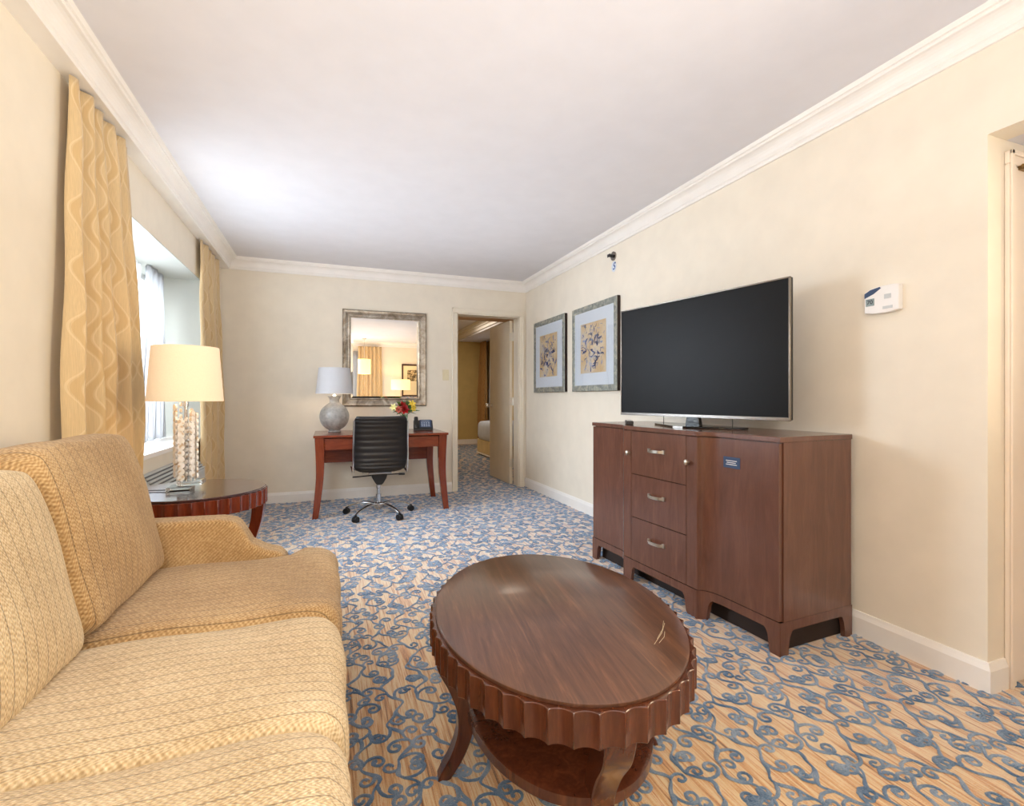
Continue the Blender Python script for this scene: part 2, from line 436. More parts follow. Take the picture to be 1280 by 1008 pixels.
# door 1: casing, jamb, slab swung into the bedroom
d=sempty('door_1',(0,0,0))
def casing(name,x0,x1,z1,y,parent,w=.06,t=.018,mat='casing'):
    bm=bmesh.new()
    for (a,b_) in ((x0-w,x0),(x1,x1+w)):
        box(bm,a,b_,y-t,y,0,z1); 
    box(bm,x0-w,x1+w,y-t,y,z1,z1+w)
    obj(name,bm,M[mat],parent,bevel=.005)
    bm=bmesh.new()
    for (a,b_) in ((x0-w,x0-w+.018),(x1+w-.018,x1+w)): box(bm,a,b_,y-t-.008,y-t,0,z1+w)
    box(bm,x0-w,x1+w,y-t-.008,y-t,z1+w-.018,z1+w)
    obj('casing_bead',bm,M[mat],parent,bevel=.003)
casing('door_casing',DX0,DX1,DZ,YB,d)
bm=bmesh.new(); box(bm,DX0-.001,DX0+.012,YB,YB+.16,0,DZ); box(bm,DX1-.012,DX1+.001,YB,YB+.16,0,DZ); box(bm,DX0,DX1,YB,YB+.16,DZ-.012,DZ+.001)
obj('door_jamb',bm,M['casing'],d)
slab=obj('door_panel',B(-.038,0,0,.77,.012,2.085),M['door'],d,bevel=.002,loc=(2.196,YB+.175,0)); slab.rotation_euler=(0,0,R(1.2))
for z in (.28,1.06,1.88):
    bm=bmesh.new(); box(bm,-.046,.004,-.004,-.001,z-.05,z+.05); lathe(bm,[(.006,z-.052),(.006,z+.052)],10,(.005,-.006,0))
    obj('hinge',bm,M['nickel'],slab)
bm=bmesh.new(); tube(bm,[(-.038,.70,1.0),(-.05,.70,1.0)],.03,18); tube(bm,[(-.05,.70,1.0),(-.088,.70,1.0)],.011,10)
lathe(bm,[(.012,-.03),(.026,-.02),(.03,0),(.026,.02),(.012,.03)],14,(-.1,.70,1.0))
obj('door_knob',bm,M['nickel'],slab,smooth=True)

# closet door (door_2) in the nook return wall
d=sempty('door_2')
casing('door_casing',2.462,3.22,1.99,AY,d,w=.05,mat='closet')
obj('door_panel',B(2.466,2.84,AY-.012,AY,.012,1.985),M['closet'],d,bevel=.003)
obj('door_panel',B(2.844,3.218,AY-.012,AY,.012,1.985),M['closet'],d,bevel=.003)
bm=bmesh.new(); box(bm,2.462,2.466,AY-.006,AY,.012,1.985); obj('gap',bm,M['darkgap'],d)
bm=bmesh.new()
for z in (.815,.925): box(bm,2.556,2.586,AY-.020,AY-.012,z-.018,z+.018)
tube(bm,smoothpts([(2.571,AY-.02,.925),(2.571,AY-.048,.905),(2.571,AY-.05,.87),(2.571,AY-.048,.835),(2.571,AY-.02,.815)],5),.007,10)
obj('door_handle',bm,M['nickel'],d,smooth=True)
bm=bmesh.new(); box(bm,2.48,2.56,AY-.03,AY-.010,1.975,1.99); tube(bm,[(2.47,AY-.03,1.985),(2.60,AY-.03,1.985)],.006,8)
obj('door_bracket',bm,M['brass'],d)

# window 1 -----------------------------------------------------------
w=sempty('window_1')
bm=bmesh.new()
for a in ((WY0,WY0+.05),(WY1-.05,WY1),((WY0+WY1)/2-.02,(WY0+WY1)/2+.02)): box(bm,WX-.03,WX+.02,a[0],a[1],WZ0,WZ1)
box(bm,WX-.03,WX+.02,WY0,WY1,WZ0,WZ0+.06); box(bm,WX-.03,WX+.02,WY0,WY1,WZ1-.05,WZ1)
obj('window_frame',bm,M['trim'],w,bevel=.003)
obj('window_glass',B(WX-.008,WX-.004,WY0+.04,WY1-.04,WZ0+.05,WZ1-.04),M['pane'],w)
obj('window_sill',B(WX-.05,XL+.035,WY0,WY1,WZ0-.03,WZ0),M['trim'],w,bevel=.004)
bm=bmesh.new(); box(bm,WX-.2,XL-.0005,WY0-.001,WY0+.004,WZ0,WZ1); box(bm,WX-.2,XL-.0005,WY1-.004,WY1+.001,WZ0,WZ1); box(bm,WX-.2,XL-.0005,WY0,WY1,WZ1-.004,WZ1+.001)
obj('window_reveal',bm,plain('darkened_reveal_paint',(172,172,164),.8,var=.01),w)  # colour darkened to hold back overbright daylight in the recess

# drapes ---------------------------------------------------------------
def drape(name,top,bot,z0,z1,xc,amp,folds,mat,along='y',flip=1,full=2.2,nz=60,seed=1,mid=None,pinch=.5,parent=None):
    """cloth sheet hanging; top/bot=(a0,a1) along the rail; xc=(top,bottom) offset from wall; amp=(top,bottom)"""
    rd=random.Random(seed); ph=[rd.uniform(-.5,.5) for _ in range(folds+2)]; am=[rd.uniform(.65,1.1) for _ in range(folds+2)]
    bm=bmesh.new(); uvl=bm.loops.layers.uv.new('UVMap'); nu=folds*14; g=[]; uv={}
    Wc=abs(top[1]-top[0])*full
    for j in range(nz+1):
        t=j/nz; z=z1+(z0-z1)*t; hh=z1-z
        s=min(1,t*1.6); s=s*s*(3-2*s); row=[]
        for i in range(nu+1):
            u=i/nu; fu=u*folds; k=int(min(fu,folds-1))
            a0=top[0]+(bot[0]-top[0])*s; a1=top[1]+(bot[1]-top[1])*s
            if mid: 
                b_=math.sin(PI*min(1,t*1.0)); a0+=mid[0]*b_; a1+=mid[1]*b_
            # header: pinched pleats; below 10cm the folds open
            hd=max(0,1-hh/.13)
            A=amp[0]+(amp[1]-amp[0])*s
            wv=math.sin(2*PI*(fu+.12*ph[k]*s))*am[k]
            wv2=.25*math.sin(2*PI*fu*2+ph[k]*6)*(1-hd)
            pin=pinch*math.exp(-((hh-.10)/.05)**2)
            off=A*(wv+wv2)*(1-pin*.3)
            lateral=.012*math.sin(4*PI*fu)*s
            a=a0+(a1-a0)*u+lateral
            x=xc[0]+(xc[1]-xc[0])*s+off
            x+= .004*math.sin(z*9+u*20)
            p=(x,a,z) if along=='y' else (a,x,z)
            v=bm.verts.new(p); uv[v]=(u*Wc,z+.03*math.sin(fu*2.3+ph[k]))
            row.append(v)
        g.append(row)
    for j in range(nz):
        for i in range(nu):
            f=bm.faces.new((g[j][i],g[j][i+1],g[j+1][i+1],g[j+1][i])); f.smooth=True
            for l in f.loops: l[uvl].uv=uv[l.vert]
    o=obj(name,bm,mat,parent,smooth=True,angle=180)
    md=o.modifiers.new('cloth','SOLIDIFY'); md.thickness=.003; md.offset=0
    return o
o=drape('window_drape',(2.475,3.09),(2.39,3.16),.03,CL-.01,(-.976,-.950),(.022,.038),5,M['drape'],seed=4,mid=(0,.10),full=1.5)
tag(o,'wide gold drape with wavy ogee pattern hanging behind the sofa','curtain','gold drapes at the window')
o=drape('window_drape',(4.66,5.42),(4.56,5.44),.03,CL-.01,(-.980,-.955),(.020,.035),5,M['drape'],seed=9,full=1.5)
tag(o,'gold drape at the room corner behind the crystal table lamp','curtain','gold drapes at the window')
o=drape('sheer_curtain',(4.40,4.79),(4.22,4.80),WZ0+.005,WZ1-.005,(-1.27,-1.27),(.022,.035),6,M['sheer'],seed=5,nz=30)
tag(o,'white pleated sheer curtain gathered at far side of window recess','curtain')
o=drape('sheer_curtain',(2.76,4.40),(2.76,4.22),WZ0+.005,WZ1-.005,(-1.31,-1.31),(.012,.02),12,M['sheer_thin'],seed=6,nz=20)
tag(o,'bright thin white voile stretched across the window behind the gold drape','curtain')

# ptac under the window
t=thing('air_conditioner','grey through-wall air conditioner with slatted vent under the window sill','air conditioner',(XL,0,0))
bm=bmesh.new(); prism(bm,[(0,.06),(.10,.06),(.10,.545),(.02,.655),(0,.655)],3.32,4.50,fn=lambda a,b_,c:(a,c,b_)); obj('cabinet',bm,M['grey'],t,bevel=.006)
obj('vent_backing',(lambda bm:prism(bm,[(.099,.552),(.1015,.552),(.0245,.653),(.022,.653)],3.36,4.46,fn=lambda a,b_,c:(a,c,b_)))(bmesh.new()),M['ventdark'],t)
bm=bmesh.new()
for k in range(6):
    q=k/5; a=.100-.072*q; z=.558+.09*q; box(bm,a-.006,a+.006,3.35,4.47,z,z+.009)
obj('vent_grille',bm,M['grey'],t)

# ------------------------------------------------------------------ sofa
def cushion_bm(c,h,k=(5,5,4),rot=0,puff=.0,n=18,sag=None,bend=None):
    bm=bmesh.new(); bmesh.ops.create_cube(bm,size=2); bmesh.ops.subdivide_edges(bm,edges=bm.edges[:],cuts=n,use_grid_fill=True)
    Rm=Matrix.Rotation(rot,3,'Y')
    for v in bm.verts:
        p=v.co
        q=Vector((math.copysign(abs(math.sin(p.x*PI/2))**.9,p.x),math.copysign(abs(math.sin(p.y*PI/2))**.9,p.y),math.copysign(abs(math.sin(p.z*PI/2))**.9,p.z)))
        nrm=(abs(q.x)**k[0]+abs(q.y)**k[1]+abs(q.z)**k[2])**(1/((k[0]+k[1]+k[2])/3))
        q=q/max(nrm,1e-6)
        w=Vector((q.x*h[0],q.y*h[1],q.z*h[2]))
        if puff: w.z*=1+puff*(1-q.x**2)*(1-q.y**2)
        if bend: w=bend(w,q)
        w+=Vector((.003*math.sin(w.y*23+w.z*11),0,.0035*math.sin(w.x*17+w.y*13)))
        v.co=Rm@w+Vector(c)
    return bm
sofa=thing('sofa','three seat sofa in woven gold tan chenille along the left wall','sofa',(-.5,1.2,0))
SX,SY=-.5,1.2
def L3(x,y,z): return (x-SX,y-SY,z)
# base rail and feet
obj('seat_base',(lambda bm:box(bm,-1.0-SX,-.06-SX,.2-SY,2.2-SY,.10,.33))(bmesh.new()),M['sofa'],sofa,bevel=.02,seg=3)
for fx,fy in ((-.12,.26),(-.12,2.12),(-.93,.26),(-.93,2.12)):
    bm=bmesh.new(); lathe(bm,[(.02,0),(.028,.1)],12,L3(fx,fy,0)); obj('leg',bm,M['table_red'],sofa)
# back frame
bm=bmesh.new(); prism(bm,[(-1.0,.33),(-.80,.33),(-.87,.80),(-.90,.83),(-.97,.83),(-1.0,.80)],.22,2.19,fn=lambda a,b_,c:L3(a,c,b_))
obj('back_frame',bm,M['sofa'],sofa,bevel=.02,seg=3)
# arms: low, sloping down towards the front
def arm(y0,y1):
    pr=[(-1.0,.32),(-.16,.32),(-.15,.47),(-.175,.498),(-.225,.515),(-.275,.545),(-.30,.592),(-.325,.632),(-.38,.645),(-.60,.650),(-.80,.66),(-.97,.68),(-1.0,.66)]
    bm=bmesh.new(); prism(bm,pr,y0,y1,fn=lambda a,b_,c:L3(a,c,b_))
    return bm
obj('arm',arm(2.105,2.215),M['sofa'],sofa,bevel=.022,seg=4); obj('arm',arm(.19,.30),M['sofa'],sofa,bevel=.022,seg=4)
def seatbend(yfar=0,ynear=0):
    def f(w,q):
        # front drop, T extension in front of the arm
        if yfar and q.x>.55 and q.y>0: w.y+=yfar*min(1,(q.x-.55)/.12)*q.y
        if ynear and q.x>.55 and q.y<0: w.y+=ynear*min(1,(q.x-.55)/.12)*q.y
        return w
    return f
seats=[(1.800,.302,.105,0,'sofa'),(1.237,.263,0,0,'sofa_lit'),(.640,.334,0,.105,'sofa_lit')]
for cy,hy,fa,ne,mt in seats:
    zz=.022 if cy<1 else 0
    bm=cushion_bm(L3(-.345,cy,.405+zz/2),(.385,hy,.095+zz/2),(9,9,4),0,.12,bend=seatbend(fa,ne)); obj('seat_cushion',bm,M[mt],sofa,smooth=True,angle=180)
for cy,hy,mt,dzc in ((1.80,.31,'sofa',.008),(1.215,.290,'sofa_lit',-.018),(.615,.31,'sofa_lit',-.01)):
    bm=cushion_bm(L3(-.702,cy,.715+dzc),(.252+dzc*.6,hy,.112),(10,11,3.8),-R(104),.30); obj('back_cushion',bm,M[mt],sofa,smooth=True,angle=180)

# ------------------------------------------------------------------ fluted oval tables
def fluted(bm,rx,ry,z0,z1,n,depth,seg=9):
    lo=[];hi=[]
    N=n*seg
    # equal arc-length param
    ts=[];acc=[0];K=2000
    for i in range(K): 
        a=2*PI*i/K; acc.append(acc[-1]+math.hypot(rx*math.sin(a),ry*math.cos(a)))
    tot=acc[-1]; j=0
    for i in range(N):
        tgt=tot*i/N
        while acc[j+1]<tgt: j+=1
        ts.append(2*PI*(j+(tgt-acc[j])/(acc[j+1]-acc[j]))/K)
    for i,a in enumerate(ts):
        u=(i%seg)/seg; dd=depth*math.sin(PI*u)**.8
        nx,ny=math.cos(a)/rx,math.sin(a)/ry; L=math.hypot(nx,ny); nx/=L;ny/=L
        x,y=rx*math.cos(a)-nx*dd,ry*math.sin(a)-ny*dd
        lo.append(bm.verts.new((x,y,z0))); hi.append(bm.verts.new((x,y,z1)))
    for i in range(N):
        bm.faces.new((lo[i],lo[(i+1)%N],hi[(i+1)%N],hi[i]))
    bm.faces.new(lo[::-1]); bm.faces.new(hi)
def saber(axis,Rr,zt,shelf_in,w=.032,t=.022):
    """rectangular section swept along an S curve in the plane of 'axis' angle"""
    c,s=math.cos(axis),math.sin(axis)
    cl=[(Rr*.93,zt),(Rr*.90,zt*.86),(Rr*.82,zt*.70),(Rr*.76,zt*.52),(Rr*.76,zt*.35),(Rr*.82,zt*.18),(Rr*.94,0)]
    P=smoothpts([(a,0,z) for a,z in cl],5); bm=bmesh.new(); rows=[]
    n=len(P)
    for i,p in enumerate(P):
        tt=i/(n-1); tk=t*(1.5-.75*tt); ww=w*(1.15-.45*tt)
        q=P[min(i+1,n-1)]-P[max(i-1,0)]; q.normalize(); nr=Vector((q.z,0,-q.x))
        if nr.x<0: nr=-nr
        if i==n-1 or i==0: nr=Vector((1,0,0))
        row=[]
        for a,b_ in ((-1,-1),(1,-1),(1,1),(-1,1)):
            r=p.x+nr.x*tk*a; z=max(0,p.z+nr.z*tk*a) if i<n-1 else 0
            row.append(bm.verts.new((c*r-s*ww*b_,s*r+c*ww*b_,z)))
        rows.append(row)
    for a,b_ in zip(rows,rows[1:]):
        for k in range(4): bm.faces.new((a[k],a[(k+1)%4],b_[(k+1)%4],b_[k]))
    bm.faces.new(rows[0]); bm.faces.new(rows[-1][::-1]); return bm
def ell(bm,rx,ry,prof,seg=96):
    lathe(bm,prof,seg,sx=rx,sy=ry)
ct=thing('coffee_table','oval walnut coffee table with fluted apron and lower shelf on the carpet','coffee table',(.64,1.365,0),R(-8))
RX,RY,ZT=.362,.505,.470
bm=bmesh.new(); ell(bm,RX-.012,RY-.012,[(.97,ZT-.012),(.995,ZT-.012),(1,ZT-.008),(1,ZT-.003),(.99,ZT)]); obj('tabletop',bm,M['tabletop'],ct,smooth=True)
bm=bmesh.new(); fluted(bm,RX+.006,RY+.006,ZT-.088,ZT-.012,52,.011); obj('apron',bm,M['table_red'],ct,bevel=.0015,seg=1)
bm=bmesh.new(); ell(bm,RX-.10,RY-.11,[(.94,.165),(1,.170),(1,.195),(.97,.200)]); obj('shelf',bm,M['table_red'],ct,smooth=True)
for a,rr in ((0,RX),(PI/2,RY),(PI,RX),(-PI/2,RY)):
    obj('leg',saber(a,rr-.01,ZT-.085,.2),M['table_red'],ct,bevel=.004)
bm=bmesh.new()
for (a,b_,c,d_) in ((.184,-.291,.272,-.188),(.200,-.287,.246,-.234),(.206,-.266,.276,-.175)): tube(bm,[(a,b_,ZT+.0002),((a+c)/2+.006,(b_+d_)/2,ZT+.0002),(c,d_,ZT+.0002)],.0004,5)
obj('scratch_marks',bm,M['ivory'],ct)

et=thing('end_table','round dark mahogany end table with fluted apron between sofa and window','side table',(-.60,2.775,0))
ZE=.66; ER=.312
bm=bmesh.new(); ell(bm,ER-.01,ER-.01,[(.97,ZE-.012),(.995,ZE-.012),(1,ZE-.008),(1,ZE-.003),(.99,ZE)],72); obj('tabletop',bm,M['end_top'],et,smooth=True)
bm=bmesh.new(); fluted(bm,ER,ER,ZE-.085,ZE-.012,40,.010); obj('apron',bm,M['end_red'],et,bevel=.0015,seg=1)
bm=bmesh.new(); ell(bm,ER-.07,ER-.07,[(.95,.2),(1,.205),(1,.22),(.97,.225)],60); obj('shelf',bm,M['end_red'],et,smooth=True)
for k in range(4): obj('leg',saber(R(-8)+k*PI/2,ER-.01,ZE-.08,.2,w=.022,t=.018),M['end_red'],et,bevel=.004)

# crystal lamp
lp=thing('table_lamp','table lamp with stacked crystal disc column and cream drum shade on the end table','lamp',(-.640,2.765,ZE))
bm=bmesh.new(); box(bm,-.066,.030,-.066,.035,0,.022); obj('acrylic_base',bm,M['acrylic'],lp,bevel=.002)
bm=bmesh.new(); box(bm,-.03,.070,-.035,.068,.0225,.044); obj('acrylic_base',bm,M['acrylic'],lp,bevel=.002)
bm=bmesh.new(); lathe(bm,[(.007,.044),(.007,.47)],12,(0,0,0)); lathe(bm,[(.012,.40),(.012,.42)],12); obj('rod',bm,M['chrome'],lp,smooth=True)
hts=[11,9,10,12,10,11]
for k in range(6):
    a=2*PI*k/6+.3; bm=bmesh.new()
    tube(bm,[(.036*math.cos(a),.036*math.sin(a),.044),(.036*math.cos(a),.036*math.sin(a),.06+hts[k]*.0285)],.0025,6)
    for j in range(hts[k]):
        z=.064+j*.029+(.014 if k%2 else 0)
        disc(bm,(.043*math.cos(a),.043*math.sin(a),z),(math.cos(a+.3),math.sin(a+.3),0),.0150,.008,18)
        disc(bm,(.024*math.cos(a+.5),.024*math.sin(a+.5),z+.014),(math.cos(a-.5),math.sin(a-.5),0),.010,.006,12)
    obj('disc_string',bm,M['disc'],lp,smooth=True)
def drum(r0,r1,z0,z1,mat,parent,name='lamp_shade'):
    bm=bmesh.new(); lathe(bm,[(r0,z0),(r0+.0015,z0+.002),(r1+.0015,z1-.002),(r1,z1),(r1-.003,z1),(r0-.003,z0),(r0,z0)],64,cap=False)
    bmesh.ops.remove_doubles(bm,verts=bm.verts[:],dist=1e-5)
    o=obj(name,bm,mat,parent,smooth=True)
    bm=bmesh.new()
    for a in (0,2*PI/3,4*PI/3): tube(bm,[(0,0,z1-.02),(r1*math.cos(a),r1*math.sin(a),z1-.012)],.0018,6)
    lathe(bm,[(.012,z1-.03),(.012,z1-.01)],10); obj('shade_spider',bm,M['nickel'],o)
    return o
drum(.156,.137,.425,.685,M['shade_warm'],lp)
bm=bmesh.new(); lathe(bm,[(.012,.46),(.028,.50),(.033,.53),(.028,.56),(.01,.585)],16); obj('bulb',bm,M['bulb'],lp,smooth=True)
bm=bmesh.new(); tube(bm,smoothpts([(-.07,-.02,.006),(-.14,.0,.005),(-.20,-.03,.005),(-.262,-.02,.005),(-.285,-.02,-.02),(-.30,-.01,-.4)],6),.0025,6); obj('cord',bm,M['black'],lp,smooth=True)

# ------------------------------------------------------------------ desk
dk=thing('desk','cherry red writing desk with curved legs against the back wall','desk',(0,0,0))
dx0,dx1,dy0,dy1,dz=-.115,1.105,4.78,5.50,.76
obj('desktop',B(dx0-.01,dx1+.01,dy0-.01,dy1+.01,dz-.022,dz),M['desk'],dk,bevel=.003)
def deskleg(xc,yc,sx):
    bm=bmesh.new(); rows=[]
    for i in range(15):
        t=i/14; z=(dz-.022)*(1-t); c=.075*max(0,t-.45)**1.6*2.2*sx-(.012*math.sin(PI*min(1,t/.7)))*sx; w=.040-.014*t
        rows.append([bm.verts.new((xc+c+a*w,yc+b_*w*.85,z)) for a,b_ in ((-1,-1),(1,-1),(1,1),(-1,1))])
    for a,b_ in zip(rows,rows[1:]):
        for k in range(4): bm.faces.new((a[k],a[(k+1)%4],b_[(k+1)%4],b_[k]))
    bm.faces.new(rows[0]); bm.faces.new(rows[-1][::-1]); return obj('leg',bm,M['desk_leg'],dk,bevel=.003)
for xx,sx in ((dx0+.04,-1),(dx1-.04,1)):
    for yy in (dy0+.04,dy1-.04): deskleg(xx,yy,sx*.55)
for a in (dx0+.03,dx1-.05): obj('side_apron',B(a,a+.02,dy0+.06,dy1-.06,.60,dz-.022),M['desk'],dk)
obj('modesty_panel',B(dx0+.07,dx1-.07,dy1-.055,dy1-.035,.43,dz-.022),M['desk'],dk)
for k,(a,b_) in enumerate(((dx0+.083,.27),(.275,.695),(.70,dx1-.083))):
    dr=obj('drawer',B(a,b_,dy0+.018,dy0+.30,.625,dz-.03),M['desk'],dk,bevel=.002)
    if k==1: obj('handle',B((a+b_)/2-.04,(a+b_)/2+.04,dy0-.0,dy0+.017,.672,.682),M['nickel'],dr)
obj('drawer_gap',B(.6955,.6995,dy0+.014,dy0+.2,.622,dz-.03),M['ivory'],dk)

# desk lamp
dl=thing('desk_lamp','desk lamp with round silvery glass body and white tapered shade','lamp',(.06,5.28,dz))
bm=bmesh.new()
pr=[(.06,0),(.064,.006),(.05,.014)]+[(max(.045,.142*math.sin(a)),.155-.142*math.cos(a)) for a in [R(x) for x in range(25,160,9)]]+[(.046,.298),(.046,.325),(.058,.352),(.066,.362),(.062,.362)]
lathe(bm,pr,48,cap=True); obj('glass_body',bm,M['lampglass'],dl,smooth=True,angle=60)
bm=bmesh.new(); lathe(bm,[(.008,.36),(.008,.60)],10); lathe(bm,[(.03,.36),(.014,.375)],16); obj('rod',bm,M['nickel'],dl)
drum(.176,.148,.385,.645,M['shade_cool'],dl)
bm=bmesh.new(); lathe(bm,[(.012,.43),(.028,.46),(.033,.49),(.028,.52),(.01,.545)],16); obj('bulb',bm,M['bulb'],dl,smooth=True)

# telephone
ph=thing('telephone','black desk telephone with sloped keypad face at right end of desk','telephone',(.945,5.22,dz),R(-8))
bm=bmesh.new(); prism(bm,[(-.08,0),(.08,0),(.08,.10),(.06,.105),(-.08,.02)],-.10,.10,fn=lambda a,b_,c:(c,a,b_)); obj('phone_body',bm,M['black'],ph,bevel=.005)
bm=bmesh.new(); box(bm,-.095,-.05,-.085,.075,0,.03)
for v in bm.verts: v.co.z+=(v.co.y+.085)*.62+.018
obj('handset',bm,M['black'],ph,bevel=.012,seg=3)
bm=bmesh.new(); box(bm,-.035,.085,-.055,.062,0,.002)
for v in bm.verts: v.co.z+=(v.co.y+.08)*.607+.0205
fp=obj('face_plate',bm,M['navy'],ph)
bm=bmesh.new()
for i in range(4):
    for j in range(4):
        y=-.045+.018*j; x=-.02+.024*i; z=(y+.08)*.607+.023; box(bm,x,x+.016,y,y+.011,z,z+.004)
y=.035; box(bm,-.02,.07,y,y+.018,(y+.08)*.607+.021,(y+.08)*.607+.026)
obj('keypad',bm,M['matboard'],fp)

# vase and flowers
vx,vy=.742,5.20
vs=bmesh.new(); lathe(vs,[(.030,0),(.034,.004),(.033,.10),(.040,.165),(.037,.165),(.030,.10),(.028,.012),(.0,.012)],28,cap=False)
o=obj('flower_vase',vs,M['vaseglass'],None,smooth=True,loc=(vx,vy,dz+.0005)); tag(o,'small clear glass vase of flowers on the desk behind the chair','vase')
def flower(name,label,cat,pos,rad,mat,kind,group=None,face=(0,-1,.35)):
    root=thing(name,label,cat,(vx,vy,dz+.02),0,group)
    p=Vector(pos)-Vector((vx,vy,dz+.02))
    bm=bmesh.new(); tube(bm,smoothpts([(p.x*.12,p.y*.12,.0),(p.x*.2,p.y*.2,.12),(p.x,p.y,p.z)],6),.0028,6); obj('stem',bm,M['green'],root,smooth=True)
    q=Vector(face).normalized().to_track_quat('Z','Y').to_matrix()
    bm=bmesh.new(); rd=random.Random(int(pos[0]*1000))
    if kind=='rose':
        for ring,(n,r,tilt) in enumerate(((7,1,.45),(6,.8,.8),(5,.55,1.1),(3,.3,1.35))):
            for k in range(n):
                a=2*PI*k/n+ring*.5; g=[]
                for i in range(5):
                    row=[]
                    for j in range(5):
                        u=i/4; s=(j/4-.5)*2*(PI/n)*1.25*(math.sin(PI*min(1,.25+.7*u)))
                        rr=rad*r*u; zz=rad*(.9*u*math.sin(tilt)); rr*=math.cos(tilt*.6)+.25
                        row.append(bm.verts.new(q@Vector((rr*math.cos(a+s),rr*math.sin(a+s),zz-.3*rad))+p))
                    g.append(row)
                for i in range(4):
                    for j in range(4):
                        try: bm.faces.new((g[i][j],g[i][j+1],g[i+1][j+1],g[i+1][j])).smooth=True
                        except ValueError: pass
    else:
        for k in range(6):
            a=PI/3*k+.2; g=[]
            for i in range(7):
                u=i/6; w=.22*math.sin(PI*(.08+.92*u))*rad; row=[]
                for j in (-1,0,1):
                    r=rad*u; zz=rad*(.45*math.sin(PI*u*.8)-(.03 if j else 0))
                    row.append(bm.verts.new(q@Vector((r*math.cos(a)-j*w*math.sin(a),r*math.sin(a)+j*w*math.cos(a),zz))+p))
                g.append(row)
            for i in range(6):
                for j in (0,1): bm.faces.new((g[i][j],g[i][j+1],g[i+1][j+1],g[i+1][j])).smooth=True
    obj('petals',bm,mat,root,smooth=True,angle=180)
flower('rose','red rose at the bottom of the desk bouquet, the largest bloom','flower',(.735,5.12,.985),.042,M['red'],'rose','roses in the desk vase')
flower('rose','red rose at the top middle of the desk bouquet','flower',(.722,5.16,1.025),.037,M['red'],'rose','roses in the desk vase')
flower('rose','pink rose beside the red roses in the desk vase','flower',(.680,5.12,.985),.034,M['pink'],'rose','roses in the desk vase')
flower('lily','bright yellow lily highest on the right of the desk bouquet','flower',(.812,5.14,1.035),.050,M['yellow'],'lily','lilies in the desk vase',(.3,-1,.5))
flower('lily','golden yellow lily drooping low right in the desk bouquet','flower',(.822,5.12,.995),.040,M['yellow'],'lily','lilies in the desk vase',(.4,-1,-.1))
flower('lily','cream yellow lily at the left of the desk bouquet','flower',(.632,5.14,1.005),.045,M['cream'],'lily','lilies in the desk vase',(-.5,-1,.3))
gr=thing('greenery','sprays of green leaves fanning out around the desk bouquet','foliage',(vx,vy,dz+.02)); bm=bmesh.new(); rd=random.Random(5)
for k in range(70):
    a=rd.uniform(0,2*PI); el=rd.uniform(.1,1.35); L=rd.uniform(.11,.19); d_=Vector((math.cos(a)*math.cos(el),math.sin(a)*math.cos(el)*.7-.1,math.sin(el)))
    b0=Vector((0,0,.165)); s=d_.cross(Vector((rd.random(),rd.random(),rd.random()))).normalized(); g=[]
    for i in range(5):
        u=i/4; w=.010*math.sin(PI*(.1+.85*u)); c=b0+d_*L*(.25+.75*u)+Vector((0,0,-.03*u*u)); g.append((bm.verts.new(c-s*w),bm.verts.new(c+s*w)))
    for i in range(4): bm.faces.new((g[i][0],g[i][1],g[i+1][1],g[i+1][0]))
obj('leaves',bm,M['green'],gr)
bm=bmesh.new()
for k in range(7): 
    a=k*.9; tube(bm,[(.018*math.cos(a),.018*math.sin(a),-.002),(.006*math.cos(a+2),.006*math.sin(a+2),.09),(.02*math.cos(a+3),.02*math.sin(a+3),.17)],.0025,5)
obj('stems',bm,M['green'],gr)

# ------------------------------------------------------------------ office chair (local: sits facing +y)
oc=thing('office_chair','black ribbed leather swivel chair with chrome five star base at the desk','office chair',(.445,4.78,0))
def ribbed(path,w,ribs,amp,parent,name,th=.02):
    """path: list of (y,z); swept slab with horizontal ribs"""
    P=smoothpts([(0,y,z) for y,z in path],16); n=len(P); bm=bmesh.new(); F=[];Bk=[]
    for i,p in enumerate(P):
        t=i/(n-1); q=(P[min(i+1,n-1)]-P[max(i-1,0)]).normalized(); nr=Vector((0,-q.z,q.y))
        puff=amp*abs(math.sin(PI*t*ribs))**.6
        ww=w*(1-.10*(abs(2*t-1)**8)); rf=[];rb=[]
        for j in range(11):
            s=j/10*2-1; cur=.018*s*s
            e=(1-abs(s)**10)
            base=p+Vector((s*ww,0,0))
            rf.append(bm.verts.new(base+nr*(th*.5*e+puff*e-cur))); rb.append(bm.verts.new(base-nr*(th*.5*e+puff*e+cur)))
        F.append(rf);Bk.append(rb)
    for G in (F,Bk):
        for i in range(n-1):
            for j in range(10): bm.faces.new((G[i][j],G[i][j+1],G[i+1][j+1],G[i+1][j]))
    for i in range(n-1):
        bm.faces.new((F[i][0],F[i+1][0],Bk[i+1][0],Bk[i][0])); bm.faces.new((F[i][10],Bk[i][10],Bk[i+1][10],F[i+1][10]))
    for i in (0,n-1):
        for j in range(10): bm.faces.new((F[i][j],Bk[i][j],Bk[i][j+1],F[i][j+1]))
    bmesh.ops.remove_doubles(bm,verts=bm.verts[:],dist=1e-5)
    return obj(name,bm,M['leather'],parent,smooth=True,angle=60)
ribbed([(-.205,.455),(-.215,.55),(-.225,.70),(-.25,.84),(-.275,.935)],.232,11,.0085,oc,'backrest')
ribbed([(.25,.435),(.20,.452),(.05,.447),(-.10,.440),(-.185,.442)],.232,9,.0085,oc,'seat')
for s in (-1,1):
    bm=bmesh.new(); tube(bm,smoothpts([(s*.236,.25,.43),(s*.238,.0,.436),(s*.238,-.16,.425),(s*.238,-.212,.46),(s*.236,-.232,.70),(s*.232,-.27,.90)],6),.009,8); obj('side_frame',bm,M['chrome'],oc,smooth=True)
